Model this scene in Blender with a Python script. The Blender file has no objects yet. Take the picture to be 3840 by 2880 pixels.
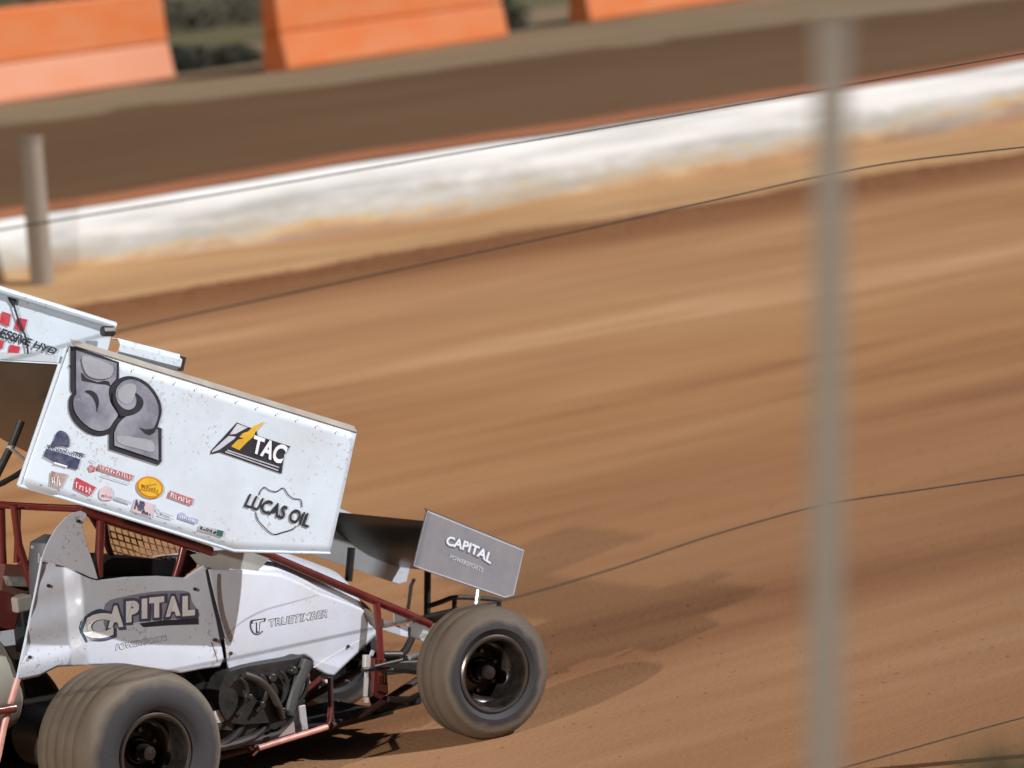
import bpy, bmesh, math, random
from mathutils import Vector, Matrix
from mathutils.geometry import tessellate_polygon
random.seed(7)
S = bpy.context.scene
COL = S.collection
R = math.radians

# ---------------------------------------------------------------- camera
# world axes: X = direction of travel, Y = towards the infield, Z = normal of the (banked) track
CP = Vector((-9.653688, -16.221225, 4.233978))
CX = Vector((0.772799, -0.627187, -0.097051))
CD = Vector((-0.150871, -0.033014, -0.988002))
CF = Vector((0.616458, 0.778169, -0.120138))
FPX, PW, PH = 14000.0, 3840.0, 2880.0
cam_d = bpy.data.cameras.new('camera')
cam = bpy.data.objects.new('camera', cam_d); COL.objects.link(cam)
m = Matrix(((CX.x, -CD.x, -CF.x, CP.x), (CX.y, -CD.y, -CF.y, CP.y), (CX.z, -CD.z, -CF.z, CP.z), (0, 0, 0, 1)))
cam.matrix_world = m
cam_d.sensor_width = 36; cam_d.lens = FPX / PW * 36
cam_d.clip_start = 0.1; cam_d.clip_end = 3000
cam_d.dof.use_dof = True; cam_d.dof.focus_distance = 18.5; cam_d.dof.aperture_fstop = 1.9
S.camera = cam

# ---------------------------------------------------------------- world, sun, floodlight, exposure
SUN = Vector((-.46, .40, -.46)).normalized()
w = bpy.data.worlds.new('World'); S.world = w; w.use_nodes = True
nt = w.node_tree; nt.nodes.clear()
sky = nt.nodes.new('ShaderNodeTexSky'); sky.sky_type = 'NISHITA'; sky.sun_disc = False
sky.sun_elevation = math.asin(-SUN.z); sky.sun_rotation = math.atan2(-SUN.x, -SUN.y)
bg = nt.nodes.new('ShaderNodeBackground'); bg.inputs[1].default_value = 0.013
wo = nt.nodes.new('ShaderNodeOutputWorld')
nt.links.new(sky.outputs[0], bg.inputs[0]); nt.links.new(bg.outputs[0], wo.inputs[0])
sl = bpy.data.lights.new('sun', 'SUN'); sl.energy = 4.4; sl.angle = R(0.6); sl.color = (.985, .985, 1.0)
so = bpy.data.objects.new('sun', sl); COL.objects.link(so)
so.rotation_euler = SUN.to_track_quat('-Z', 'Y').to_euler(); so.location = (20, -25, 25)
# second floodlight bank behind the car (the photograph shows a second set of shadows, thrown forwards)
FL = Vector((math.cos(R(22)) * math.cos(R(21.5)), math.sin(R(22)) * math.cos(R(21.5)), -math.sin(R(21.5))))
fl = bpy.data.lights.new('floodlight', 'SPOT'); fl.energy = 105000; fl.shadow_soft_size = 0.35
fl.spot_size = R(62); fl.spot_blend = 1.0; fl.color = (1.0, .96, .90)
fo = bpy.data.objects.new('floodlight', fl); COL.objects.link(fo)
fo.location = Vector((4, 0.3, 0.5)) - FL * 55
fo.rotation_euler = (Vector((17, 13, 0)) - fo.location).to_track_quat('-Z', 'Y').to_euler()
S.view_settings.view_transform = 'Standard'; S.view_settings.look = 'None'
S.view_settings.gamma = 1; S.view_settings.use_curve_mapping = False
S.view_settings.exposure = 0.08

# ---------------------------------------------------------------- measuring: a pixel of the photograph onto a plane of the place
def ray(px, py): return CF + CX * ((px - PW / 2) / FPX) + CD * ((py - PH / 2) / FPX)
def at(px, py, axis, val):
    d = ray(px, py); return CP + d * ((val - CP[axis]) / d[axis])
def atp(px, py, P, N):
    d = ray(px, py); return CP + d * ((Vector(P) - CP).dot(N) / d.dot(N))
K = PW / 2212.0
def A(x, y, axis, val): return at(x * K, y * K, axis, val)
def crop(x0, y0, s): return lambda pts: [(x0 + s * x, y0 + s * y) for x, y in pts]

# ---------------------------------------------------------------- materials
MATS = {}
def mat(name, col, rough=.5, metal=0., dust=None, dscale=6., damt=.35, coat=0., bump=0., bscale=40., spec=.5, stretch=(1, 1, 1), spat=0.):
    if name in MATS: return MATS[name]
    M = bpy.data.materials.new(name); M.use_nodes = True; n = M.node_tree; L = n.links
    b = n.nodes['Principled BSDF']
    b.inputs['Base Color'].default_value = (*col, 1); b.inputs['Roughness'].default_value = rough
    b.inputs['Metallic'].default_value = metal; b.inputs['Coat Weight'].default_value = coat
    b.inputs['Specular IOR Level'].default_value = spec
    tc = n.nodes.new('ShaderNodeTexCoord'); mp = n.nodes.new('ShaderNodeMapping'); mp.inputs['Scale'].default_value = stretch
    L.new(tc.outputs['Object'], mp.inputs[0])
    nz = n.nodes.new('ShaderNodeTexNoise'); nz.inputs['Scale'].default_value = dscale; nz.inputs['Detail'].default_value = 6; nz.inputs['Roughness'].default_value = .62
    L.new(mp.outputs[0], nz.inputs['Vector'])
    rp = n.nodes.new('ShaderNodeMapRange'); rp.inputs[1].default_value = .38; rp.inputs[2].default_value = .75; rp.inputs[3].default_value = 0; rp.inputs[4].default_value = damt
    L.new(nz.outputs[0], rp.inputs[0])
    mx = n.nodes.new('ShaderNodeMix'); mx.data_type = 'RGBA'
    d = dust or tuple(c * .6 for c in col)
    mx.inputs[6].default_value = (*col, 1); mx.inputs[7].default_value = (*d, 1)
    L.new(rp.outputs[0], mx.inputs[0]); L.new(mx.outputs[2], b.inputs['Base Color'])
    if spat:                                                        # flung clay: small spots, thicker in patches
        ns = n.nodes.new('ShaderNodeTexNoise'); ns.inputs['Scale'].default_value = 52; ns.inputs['Detail'].default_value = 3
        nl = n.nodes.new('ShaderNodeTexNoise'); nl.inputs['Scale'].default_value = 2.3
        for z in (ns, nl): L.new(tc.outputs['Object'], z.inputs['Vector'])
        ad = n.nodes.new('ShaderNodeMath'); ad.operation = 'MULTIPLY_ADD'; ad.inputs[1].default_value = .55; L.new(nl.outputs[0], ad.inputs[0]); L.new(ns.outputs[0], ad.inputs[2])
        rs = n.nodes.new('ShaderNodeMapRange'); rs.inputs[1].default_value = .91; rs.inputs[2].default_value = 1.0; rs.inputs[4].default_value = spat; L.new(ad.outputs[0], rs.inputs[0])
        m3 = n.nodes.new('ShaderNodeMix'); m3.data_type = 'RGBA'; m3.inputs[7].default_value = (.30, .19, .11, 1)
        L.new(rs.outputs[0], m3.inputs[0]); L.new(mx.outputs[2], m3.inputs[6]); L.new(m3.outputs[2], b.inputs['Base Color'])
    rr = n.nodes.new('ShaderNodeMapRange'); rr.inputs[3].default_value = rough * .85; rr.inputs[4].default_value = min(1, rough * 1.3)
    L.new(nz.outputs[0], rr.inputs[0]); L.new(rr.outputs[0], b.inputs['Roughness'])
    if bump:
        n2 = n.nodes.new('ShaderNodeTexNoise'); n2.inputs['Scale'].default_value = bscale; n2.inputs['Detail'].default_value = 4
        L.new(mp.outputs[0], n2.inputs['Vector'])
        bp = n.nodes.new('ShaderNodeBump'); bp.inputs['Strength'].default_value = bump; bp.inputs['Distance'].default_value = .02
        L.new(n2.outputs[0], bp.inputs['Height']); L.new(bp.outputs[0], b.inputs['Normal'])
    MATS[name] = M; return M
DUST = (.40, .29, .20)
WHITE = mat('white_paint', (.62, .71, .81), .32, dust=(.48, .48, .48), dscale=3.2, damt=.5, coat=.3, bump=.12, bscale=6, spat=.4)
BODYW = mat('white_body_panel', (.58, .625, .73), .30, dust=(.48, .45, .43), dscale=3.5, damt=.5, coat=.15, bump=.16, bscale=5, spat=.6)
GREYP = mat('grey_wing_panel', (.215, .213, .245), .4, dust=(.29, .27, .26), dscale=14, damt=.6)
RED = mat('red_tube_paint', (.12, .011, .011), .22, dust=(.13, .04, .028), dscale=9, damt=.6, coat=.6)
REDP = mat('red_tube_dusty', (.46, .17, .14), .35, dust=(.55, .36, .30), dscale=12, damt=.8)
CHROME = mat('chrome', (.80, .81, .84), .16, .6, dust=(.35, .3, .25), dscale=12, damt=.5)
ALU = mat('aluminium', (.50, .50, .52), .35, .35, dust=(.34, .29, .24), dscale=5, damt=.6)
DARK = mat('dark_metal', (.030, .028, .028), .42, .3, dust=(.085, .066, .052), dscale=7, damt=.55)
BLACK = mat('black_padding', (.010, .010, .012), .6, dust=(.02, .018, .016))
SEAT = mat('grey_seat', (.10, .10, .115), .5)
UNDER = mat('wing_skin', (.07, .068, .062), .3, .55, dust=(.13, .115, .095), dscale=3, damt=.8)
DUSTY = mat('dusty_edge', (.30, .265, .225), .6, dust=(.42, .40, .37), dscale=8, damt=.8)
SMUDGE = mat('smudged_aluminium', (.44, .45, .45), .35, .25, dust=(.34, .31, .27), dscale=7, damt=.7)
INK = mat('black_ink', (.022, .022, .030), .45, dust=(.05, .05, .06), dscale=20)
NAVY = mat('navy_ink', (.035, .045, .11), .45, dust=(.13, .13, .17), dscale=22, damt=.8)
GRAYN = mat('grey_number_ink', (.165, .17, .215), .45, dust=(.37, .38, .45), dscale=6, damt=1.)
REDINK = mat('red_ink', (.40, .07, .075), .45, dust=(.58, .33, .33), dscale=42, damt=1.)
CRIMSON = mat('crimson_ink', (.50, .03, .06), .45, dust=(.40, .13, .13), dscale=25, damt=.7)
PINKINK = mat('faded_pink_ink', (.56, .44, .49), .5, dust=(.65, .58, .62), dscale=25, damt=.7)
BROWNINK = mat('brown_ink', (.28, .16, .14), .5, dust=(.52, .44, .40), dscale=26, damt=1.)
GREYINK = mat('pale_grey_ink', (.36, .37, .42), .5, dust=(.55, .55, .60), dscale=25, damt=.8)
GOLD = mat('gold_ink', (.72, .44, .03), .45, dust=(.45, .24, .02), dscale=16, damt=.6)
ORINK = mat('orange_ink', (.62, .24, .02), .45)
BLUEINK = mat('blue_ink', (.30, .32, .62), .5, dust=(.55, .56, .68), dscale=25, damt=.8)
TEAL = mat('teal_ink', (.02, .12, .11), .5)
SILVER = mat('silver_ink', (.50, .50, .58), .4, dust=(.74, .74, .8), dscale=9, damt=.9)
PALE = mat('pale_letter_ink', (.62, .64, .72), .45, dust=(.44, .44, .48), dscale=12, damt=.5)
WHITEINK = mat('white_ink', (.80, .83, .90), .45)
NETM = mat('net_webbing', (.20, .10, .045), .7)

# ---------------------------------------------------------------- mesh helpers
def link(o, parent=None):
    COL.objects.link(o)
    if parent is not None: o.parent = parent
    return o
def tag(o, label, cat, group=None):
    o['label'] = label; o['category'] = cat
    if group: o['group'] = group
    return o
def kind(o, k): o['kind'] = k; return o
class MB:
    def __init__(s): s.v = []; s.f = []
    def add(s, vs, fs):
        b = len(s.v); s.v += [tuple(v) for v in vs]; s.f += [tuple(i + b for i in f) for f in fs]
    def box(s, c, d, rot=None):
        c = Vector(c); M = rot or Matrix.Identity(3)
        vs = [c + M @ Vector((x * d[0] / 2, y * d[1] / 2, z * d[2] / 2)) for x in (-1, 1) for y in (-1, 1) for z in (-1, 1)]
        s.add(vs, [(0, 1, 3, 2), (4, 6, 7, 5), (0, 4, 5, 1), (2, 3, 7, 6), (0, 2, 6, 4), (1, 5, 7, 3)]); return s
    def tube(s, pts, r, n=12, caps=True, r2=None):
        pts = [Vector(p) for p in pts]; vs = []; N = len(pts); up = None
        for i, p in enumerate(pts):
            t = (pts[min(i + 1, N - 1)] - pts[max(i - 1, 0)]).normalized()
            if up is None: up = t.cross(Vector((0, 0, 1)) if abs(t.z) < .9 else Vector((1, 0, 0))).normalized()
            a = (up - t * up.dot(t)).normalized(); b = t.cross(a); up = a
            q = r if r2 is None else r + (r2 - r) * i / (N - 1)
            if isinstance(r, (list, tuple)): q = r[i]
            vs += [p + (a * math.cos(2 * math.pi * k / n) + b * math.sin(2 * math.pi * k / n)) * q for k in range(n)]
        fs = [(i * n + k, i * n + (k + 1) % n, (i + 1) * n + (k + 1) % n, (i + 1) * n + k) for i in range(N - 1) for k in range(n)]
        if caps: fs += [tuple(range(n - 1, -1, -1)), tuple((N - 1) * n + k for k in range(n))]
        s.add(vs, fs); return s
    def prism(s, poly, off):
        poly = [Vector(p) for p in poly]; off = Vector(off); n = len(poly)
        tr = tessellate_polygon([poly])
        s.add(poly + [p + off for p in poly], [tuple(t) for t in tr] + [tuple(i + n for i in reversed(t)) for t in tr] + [(i, (i + 1) % n, (i + 1) % n + n, i + n) for i in range(n)]); return s
    def lathe(s, prof, n=72):
        # prof: (y, r); revolve round the local Y axis
        vs = [(r * math.cos(2 * math.pi * k / n), y, r * math.sin(2 * math.pi * k / n)) for y, r in prof for k in range(n)]
        fs = [(i * n + k, i * n + (k + 1) % n, (i + 1) * n + (k + 1) % n, (i + 1) * n + k) for i in range(len(prof) - 1) for k in range(n)]
        s.add(vs, fs); return s
    def grid(s, rows):
        n = len(rows[0]); s.add([p for r in rows for p in r], [(i * n + j, i * n + j + 1, (i + 1) * n + j + 1, (i + 1) * n + j) for i in range(len(rows) - 1) for j in range(n - 1)]); return s
    def build(s, name, material, parent=None, smooth=False, solid=0., bevel=0., loc=None, angle=35):
        me = bpy.data.meshes.new(name)
        V = [Vector(v) - Vector(loc) for v in s.v] if loc is not None else s.v
        me.from_pydata([tuple(v) for v in V], [], s.f); me.update()
        bm = bmesh.new(); bm.from_mesh(me); bmesh.ops.recalc_face_normals(bm, faces=bm.faces); bm.to_mesh(me); bm.free()
        me.materials.append(material)
        if smooth:
            me.shade_smooth()
            try: me.set_sharp_from_angle(angle=R(angle))
            except Exception: pass
        o = bpy.data.objects.new(name, me); link(o, parent)
        if loc is not None: o.location = loc
        if solid:
            q = o.modifiers.new('solid', 'SOLIDIFY'); q.thickness = solid; q.offset = 0
        if bevel:
            q = o.modifiers.new('bevel', 'BEVEL'); q.width = bevel; q.segments = 2; q.limit_method = 'ANGLE'
        return o
def resample(pts, n):
    d = [0.]
    for a, b in zip(pts, pts[1:]): d.append(d[-1] + math.dist(a, b))
    out = []
    for i in range(n + 1):
        t = d[-1] * i / n; k = 0
        while k < len(d) - 2 and d[k + 1] < t: k += 1
        f = (t - d[k]) / max(1e-9, d[k + 1] - d[k]); f = min(1, max(0, f))
        out.append(tuple(a + (b - a) * f for a, b in zip(pts[k], pts[k + 1])))
    return out
def smooth_path(pts, n=6):
    P = [Vector(p) for p in pts]; out = []
    for i in range(len(P) - 1):
        p0, p1, p2, p3 = P[max(i - 1, 0)], P[i], P[i + 1], P[min(i + 2, len(P) - 1)]
        for k in range(n):
            t = k / n
            out.append(.5 * ((2 * p1) + (p2 - p0) * t + (2 * p0 - 5 * p1 + 4 * p2 - p3) * t * t + (3 * p1 - p0 - 3 * p2 + p3) * t ** 3))
    out.append(P[-1]); return out
def smooth2(pts, n=5, closed=True):
    P = [Vector((*p, 0)) for p in pts]
    if closed: P = [P[-1]] + P + [P[0], P[1]]
    else: P = [P[0]] + P + [P[-1]]
    out = []
    for i in range(1, len(P) - 2):
        p0, p1, p2, p3 = P[i - 1], P[i], P[i + 1], P[i + 2]
        for k in range(n):
            t = k / n
            q = .5 * ((2 * p1) + (p2 - p0) * t + (2 * p0 - 5 * p1 + 4 * p2 - p3) * t * t + (3 * p1 - p0 - 3 * p2 + p3) * t ** 3)
            out.append((q.x, q.y))
    if not closed: out.append((P[-2].x, P[-2].y))
    return out
# decals: flat print lying a millimetre or two proud of its panel
def decal(name, pts, surf, material, parent, lift=1, dense=False):
    if dense:
        q = []
        for i in range(len(pts)):
            a, b = pts[i], pts[(i + 1) % len(pts)]; n = max(1, int(math.dist(a, b) / 12))
            q += [(a[0] + (b[0] - a[0]) * k / n, a[1] + (b[1] - a[1]) * k / n) for k in range(n)]
        pts = q
    P2 = [tuple(p) for p in pts]; F = []
    todo = [tuple(t) for t in tessellate_polygon([[Vector((x, y, 0)) for x, y in pts]])]
    while todo:                                                     # fine enough to follow the curve of the panel
        t = todo.pop(); e = max(range(3), key=lambda i: math.dist(P2[t[i]], P2[t[(i + 1) % 3]]))
        a, b, c = t[e], t[(e + 1) % 3], t[(e + 2) % 3]
        if math.dist(P2[a], P2[b]) < 34: F.append(t); continue
        P2.append(((P2[a][0] + P2[b][0]) / 2, (P2[a][1] + P2[b][1]) / 2)); m_ = len(P2) - 1
        todo += [(a, m_, c), (m_, b, c)]
    mb = MB(); mb.add([surf(x, y, lift) for x, y in P2], F); return mb.build(name, material, parent)
def strokes(name, lines, width, surf, material, parent, lift=1, taper=None):
    mb = MB()
    for ln in lines:
        P = [Vector(p) for p in ln]; rows = []
        for i, p in enumerate(P):
            t = (P[min(i + 1, len(P) - 1)] - P[max(i - 1, 0)]).normalized(); nrm = Vector((-t.y, t.x))
            q = width / 2 * (taper(i / (len(P) - 1)) if taper else 1)
            rows.append([surf(*(p + nrm * q), lift), surf(*(p - nrm * q), lift)])
        mb.grid(rows)
    return mb.build(name, material, parent)
def text(name, body, quad, surf, material, parent, lift=1, bold=.02, arch=0., shear=0., space=1.):
    c = bpy.data.curves.new('t', 'FONT'); c.body = body; c.offset = bold; c.space_character = space; c.shear = shear; c.resolution_u = 4
    o = bpy.data.objects.new('t', c); me = bpy.data.meshes.new_from_object(o)
    xs = [v.co.x for v in me.vertices]; ys = [v.co.y for v in me.vertices]
    x0, x1, y0, y1 = min(xs), max(xs), min(ys), max(ys)
    bl, br, tr, tl = quad; mb = MB(); vs = []
    for v in me.vertices:
        u = (v.co.x - x0) / (x1 - x0); t = (v.co.y - y0) / (y1 - y0)
        a = Vector(bl).lerp(Vector(br), u); b = Vector(tl).lerp(Vector(tr), u); p = a.lerp(b, t)
        k = arch * (1 - (2 * u - 1) ** 2); p = p + Vector((0, -k))
        vs.append(surf(p.x, p.y, lift))
    mb.add(vs, [tuple(p.vertices) for p in me.polygons])
    bpy.data.objects.remove(o); bpy.data.curves.remove(c); bpy.data.meshes.remove(me)
    return mb.build(name, material, parent)

# ================================================================ SETTING
def dirt(name, cols, band=None, streak=(.035, .42, 1), bump=.5):
    M = bpy.data.materials.new(name); M.use_nodes = True; n = M.node_tree; L = n.links; b = n.nodes['Principled BSDF']
    b.inputs['Roughness'].default_value = .92; b.inputs['Specular IOR Level'].default_value = .15
    tc = n.nodes.new('ShaderNodeTexCoord')
    def noise(scale, st, det=6, rough=.6, rotz=0.):
        mp = n.nodes.new('ShaderNodeMapping'); mp.inputs['Scale'].default_value = st; mp.inputs['Rotation'].default_value[2] = rotz
        L.new(tc.outputs['Object'], mp.inputs[0])
        z = n.nodes.new('ShaderNodeTexNoise'); z.inputs['Scale'].default_value = scale; z.inputs['Detail'].default_value = det; z.inputs['Roughness'].default_value = rough
        L.new(mp.outputs[0], z.inputs['Vector']); return z.outputs[0]
    a = noise(1.0, streak); c = noise(2.6, (streak[0] * 2.6, streak[1] * 1.3, 1), 5, .55, R(2)); f = noise(30, (1, 1, 1), 3); g = noise(.22, (.35, 1, 1), 3)
    def mth(op, x, y):
        q = n.nodes.new('ShaderNodeMath'); q.operation = op
        for i, z in enumerate((x, y)):
            if isinstance(z, (int, float)): q.inputs[i].default_value = z
            else: L.new(z, q.inputs[i])
        return q.outputs[0]
    s = mth('ADD', mth('MULTIPLY', a, .42), mth('ADD', mth('MULTIPLY', c, .28), mth('ADD', mth('MULTIPLY', g, .26), mth('MULTIPLY', f, .04))))
    rp = n.nodes.new('ShaderNodeValToRGB'); e = rp.color_ramp.elements
    e[0].position = .385; e[0].color = (*cols[0], 1); e[1].position = .615; e[1].color = (*cols[-1], 1)
    for i, cc in enumerate(cols[1:-1]):
        q = rp.color_ramp.elements.new(.385 + .23 * (i + 1) / (len(cols) - 1)); q.color = (*cc, 1)
    L.new(s, rp.inputs[0]); out = rp.outputs[0]
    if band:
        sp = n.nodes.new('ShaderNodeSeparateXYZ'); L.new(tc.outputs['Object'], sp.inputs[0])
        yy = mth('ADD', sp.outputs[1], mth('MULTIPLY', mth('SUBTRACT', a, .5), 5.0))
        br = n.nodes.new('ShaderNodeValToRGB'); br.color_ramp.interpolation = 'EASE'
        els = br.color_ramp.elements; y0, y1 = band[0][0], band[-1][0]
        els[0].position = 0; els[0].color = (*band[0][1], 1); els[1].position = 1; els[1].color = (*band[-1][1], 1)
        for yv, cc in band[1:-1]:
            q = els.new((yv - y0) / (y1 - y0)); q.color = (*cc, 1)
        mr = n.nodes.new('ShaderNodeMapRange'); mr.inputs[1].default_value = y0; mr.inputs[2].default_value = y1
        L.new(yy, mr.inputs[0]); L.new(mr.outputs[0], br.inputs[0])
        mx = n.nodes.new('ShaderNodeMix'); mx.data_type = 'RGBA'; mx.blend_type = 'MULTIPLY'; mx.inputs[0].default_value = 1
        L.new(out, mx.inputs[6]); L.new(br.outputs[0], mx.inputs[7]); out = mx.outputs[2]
    L.new(out, b.inputs['Base Color'])
    bp = n.nodes.new('ShaderNodeBump'); bp.inputs['Strength'].default_value = bump; bp.inputs['Distance'].default_value = .05
    L.new(mth('ADD', s, mth('MULTIPLY', f, .25)), bp.inputs['Height']); L.new(bp.outputs[0], b.inputs['Normal'])
    return M
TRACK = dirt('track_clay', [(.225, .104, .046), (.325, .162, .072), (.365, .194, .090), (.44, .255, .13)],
             band=[(-8, (.62, .585, .60)), (1, (.70, .66, .675)), (4, (.84, .80, .80)), (9, (1.04, 1.02, .97)), (15, (1.18, 1.20, 1.22)), (20, (1.14, 1.12, 1.12)), (23, (.72, .60, .52)), (25, (.60, .48, .42))])  # band multiplies floodlight falloff into the clay: dim near lanes, bright mid-track
BERM = dirt('berm_clay', [(.30, .15, .07), (.44, .255, .12), (.56, .36, .19)])
DARKSOIL = dirt('dark_soil', [(.115, .062, .031), (.135, .074, .037), (.15, .086, .046)], streak=(.03, .3, .3), bump=.2)
TANSOIL = dirt('tan_soil', [(.22, .155, .090), (.26, .185, .11), (.30, .215, .13)], streak=(.04, .4, 1), bump=.2)
OLIVE = dirt('olive_ground', [(.11, .095, .048), (.15, .13, .066), (.19, .155, .085)], streak=(.05, .2, 1), bump=.3)

def sheet(name, rows, material):
    o = MB().grid(rows).build(name, material, None, smooth=True, angle=80); return kind(o, 'structure')
def wob(x, k, s): return s * (math.sin(x * .31 + k) + .6 * math.sin(x * .83 + k * 2.1) + .35 * math.sin(x * 2.3 + k * 3.7))
xs = [-400, -150, -60, -20] + [i * .75 for i in range(-20, 110)] + [110, 160, 300, 600, 1200]
# the racing surface, from the foot of the outside bank to under the inner berm
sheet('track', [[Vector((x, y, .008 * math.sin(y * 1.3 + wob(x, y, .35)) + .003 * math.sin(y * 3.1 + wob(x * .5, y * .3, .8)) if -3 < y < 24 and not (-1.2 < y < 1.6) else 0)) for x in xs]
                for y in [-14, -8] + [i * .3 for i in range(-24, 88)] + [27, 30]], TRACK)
# loose clay thrown up against the foot of the wall
WY = 26.9
yb = lambda x: 26.9
rows = []
for t in [0, .12, .25, .4, .55, .7, .85, 1.0]:
    rows.append([Vector((x, 24.55 + wob(x, 1, .16) + t * (WY + .05 - 24.55), .004 + .26 * t ** 1.5 + (wob(x, 2 + t, .02) if 0 < t else 0) - (.06 if t == 0 else 0))) for x in xs])
sheet('berm', rows, BERM)
# low white wall round the infield, clay smeared over its foot and heaped along its top
WALL = bpy.data.materials.new('white_wall_paint'); WALL.use_nodes = True
n = WALL.node_tree; L = n.links; b = n.nodes['Principled BSDF']; b.inputs['Roughness'].default_value = .7
tc = n.nodes.new('ShaderNodeTexCoord'); sp = n.nodes.new('ShaderNodeSeparateXYZ'); L.new(tc.outputs['Object'], sp.inputs[0])
def nz_(scale, st):
    mp = n.nodes.new('ShaderNodeMapping'); mp.inputs['Scale'].default_value = st; L.new(tc.outputs['Object'], mp.inputs[0])
    z = n.nodes.new('ShaderNodeTexNoise'); z.inputs['Scale'].default_value = scale; z.inputs['Detail'].default_value = 7; z.inputs['Roughness'].default_value = .62
    L.new(mp.outputs[0], z.inputs[0]); return z.outputs[0]
def mth_(op, x, y):
    q = n.nodes.new('ShaderNodeMath'); q.operation = op
    for i, z in enumerate((x, y)):
        if isinstance(z, (int, float)): q.inputs[i].default_value = z
        else: L.new(z, q.inputs[i])
    return q.outputs[0]
n4 = nz_(1., (.14, .3, .3)); n1 = nz_(1., (.16, .6, 1.6)); n2 = nz_(1.6, (.10, .6, 3.2)); n3 = nz_(9, (.3, 1, 1))
h = mth_('ADD', mth_('ADD', mth_('ADD', sp.outputs[2], mth_('MULTIPLY', sp.outputs[0], -.008)), mth_('MULTIPLY', mth_('SUBTRACT', n4, .5), -1.6)), mth_('ADD', mth_('MULTIPLY', mth_('SUBTRACT', n1, .5), -1.25), mth_('MULTIPLY', mth_('SUBTRACT', n3, .5), .40)))
cr = n.nodes.new('ShaderNodeValToRGB'); e = cr.color_ramp.elements
e[0].position = .30; e[0].color = (.36, .19, .09, 1); e[1].position = .92; e[1].color = (.72, .71, .69, 1)
for p_, c_ in ((.43, (.48, .29, .135)), (.54, (.56, .42, .25)), (.62, (.46, .43, .36)), (.76, (.56, .55, .52))): q = e.new(p_); q.color = (*c_, 1)
L.new(h, cr.inputs[0])
g2 = n.nodes.new('ShaderNodeMapRange'); g2.inputs[1].default_value = .47; g2.inputs[2].default_value = .66; g2.inputs[4].default_value = .85; L.new(n2, g2.inputs[0])
mx = n.nodes.new('ShaderNodeMix'); mx.data_type = 'RGBA'; mx.inputs[7].default_value = (.30, .30, .29, 1)
L.new(g2.outputs[0], mx.inputs[0]); L.new(cr.outputs[0], mx.inputs[6]); L.new(mx.outputs[2], b.inputs['Base Color'])
bp = n.nodes.new('ShaderNodeBump'); bp.inputs['Strength'].default_value = .5; bp.inputs['Distance'].default_value = .04
L.new(n1, bp.inputs['Height']); L.new(bp.outputs[0], b.inputs['Normal'])
wall = bpy.data.objects.new('infield_wall', None); link(wall); wall.location = (30, WY, 0)
tag(wall, 'low white painted wall round the infield, streaked and smeared with orange clay', 'wall')
hz = lambda x: 1.22 + .0105 * (max(0, x) - 18)
mb = MB(); prof = [(-.10, 0), (-.05, .42), (.0, .80), (.06, .90), (.16, .93), (.34, .93), (.40, 0)]
wx = [i * .75 for i in range(-27, 120)]
mb.grid([[Vector((x - 30, y + wob(x, 5, .012), z * hz(x) + wob(x, 4, .010) if z else 0)) for y, z in prof] for x in wx])
mb.build('wall_face', WALL, wall, smooth=True, angle=60)
mb = MB(); mb.grid([[Vector((x - 30, y, z + .93 * (hz(x) - 1) + wob(x, 7, .022))) for y, z in ((.02, .90), (.10, .99), (.25, 1.03), (.42, .95), (.5, .20))] for x in wx])
mb.build('clay_ridge', BERM2 if False else dirt('rust_clay', [(.22, .085, .042), (.29, .115, .058), (.34, .155, .08)]), wall, smooth=True, angle=80)

# infield: dark slope, tan shelf, olive ground to the horizon
sheet('infield_slope', [[Vector((x, 27.2 + t * (41.8 - 27.2) + (wob(x, 6, .25) if .9 < t else 0), .05 + 1.66 * t * t * (3 - 2 * t))) for x in xs] for t in [i / 12 for i in range(13)]], DARKSOIL)
sheet('infield_shelf', [[Vector((x, y, 1.713 + (wob(x, y, .02) if y > 41.5 else 0) - (.06 if y < 41 else 0))) for x in xs] for y in [40.6, 41.6, 43, 45, 47, 49, 52, 56, 62, 75]], TANSOIL)
sheet('infield', [[Vector((x, y, 1.70 + .02 * math.sin(x + y) if y < 200 else 1.7)) for x in [-900, -200, 0, 30, 60, 100, 200, 500, 1500]] for y in [74, 80, 90, 110, 150, 260, 600, 1500]], OLIVE)
# outside bank that carries the catch fence and the spectators
OUTG = dirt('bank_soil', [(.05, .05, .022), (.08, .07, .035), (.12, .09, .05)], streak=(.4, .4, 1))
sheet('outside_bank', [[Vector((x, y, z)) for x in (-60, -30, -15, -8, 0, 8, 20, 40)] for y, z in ((-7.2, -.02), (-8.4, .25), (-9.7, .95), (-10.6, 1.5), (-11.6, 2.05), (-14, 2.35), (-20, 2.5), (-40, 2.6))], OUTG)

cr_ = MB(); rnd = random.Random(4)
for i in range(5200):
    x, y = (rnd.uniform(-2, 14), rnd.uniform(-6, 9)) if i % 2 else (rnd.uniform(5, 45), rnd.gauss(24.2, .7))
    q = rnd.uniform(.003, .010) * (1 if i % 2 else 3.0); c = Vector((x, y, q * .35))
    vs = [c + Vector((rnd.uniform(.6, 1.2) * q * a, rnd.uniform(.6, 1.2) * q * b_, rnd.uniform(.5, 1.) * q * d)) for a, b_, d in ((1, 0, 0), (-1, 0, 0), (0, 1, 0), (0, -1, 0), (0, 0, 1), (0, 0, -1))]
    cr_.add(vs, [(0, 2, 4), (2, 1, 4), (1, 3, 4), (3, 0, 4), (2, 0, 5), (1, 2, 5), (3, 1, 5), (0, 3, 5)])
tag(kind(cr_.build('clay_crumbs', TRACK), 'stuff'), 'loose crumbs of clay scattered over the track', 'clay crumbs')
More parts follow.
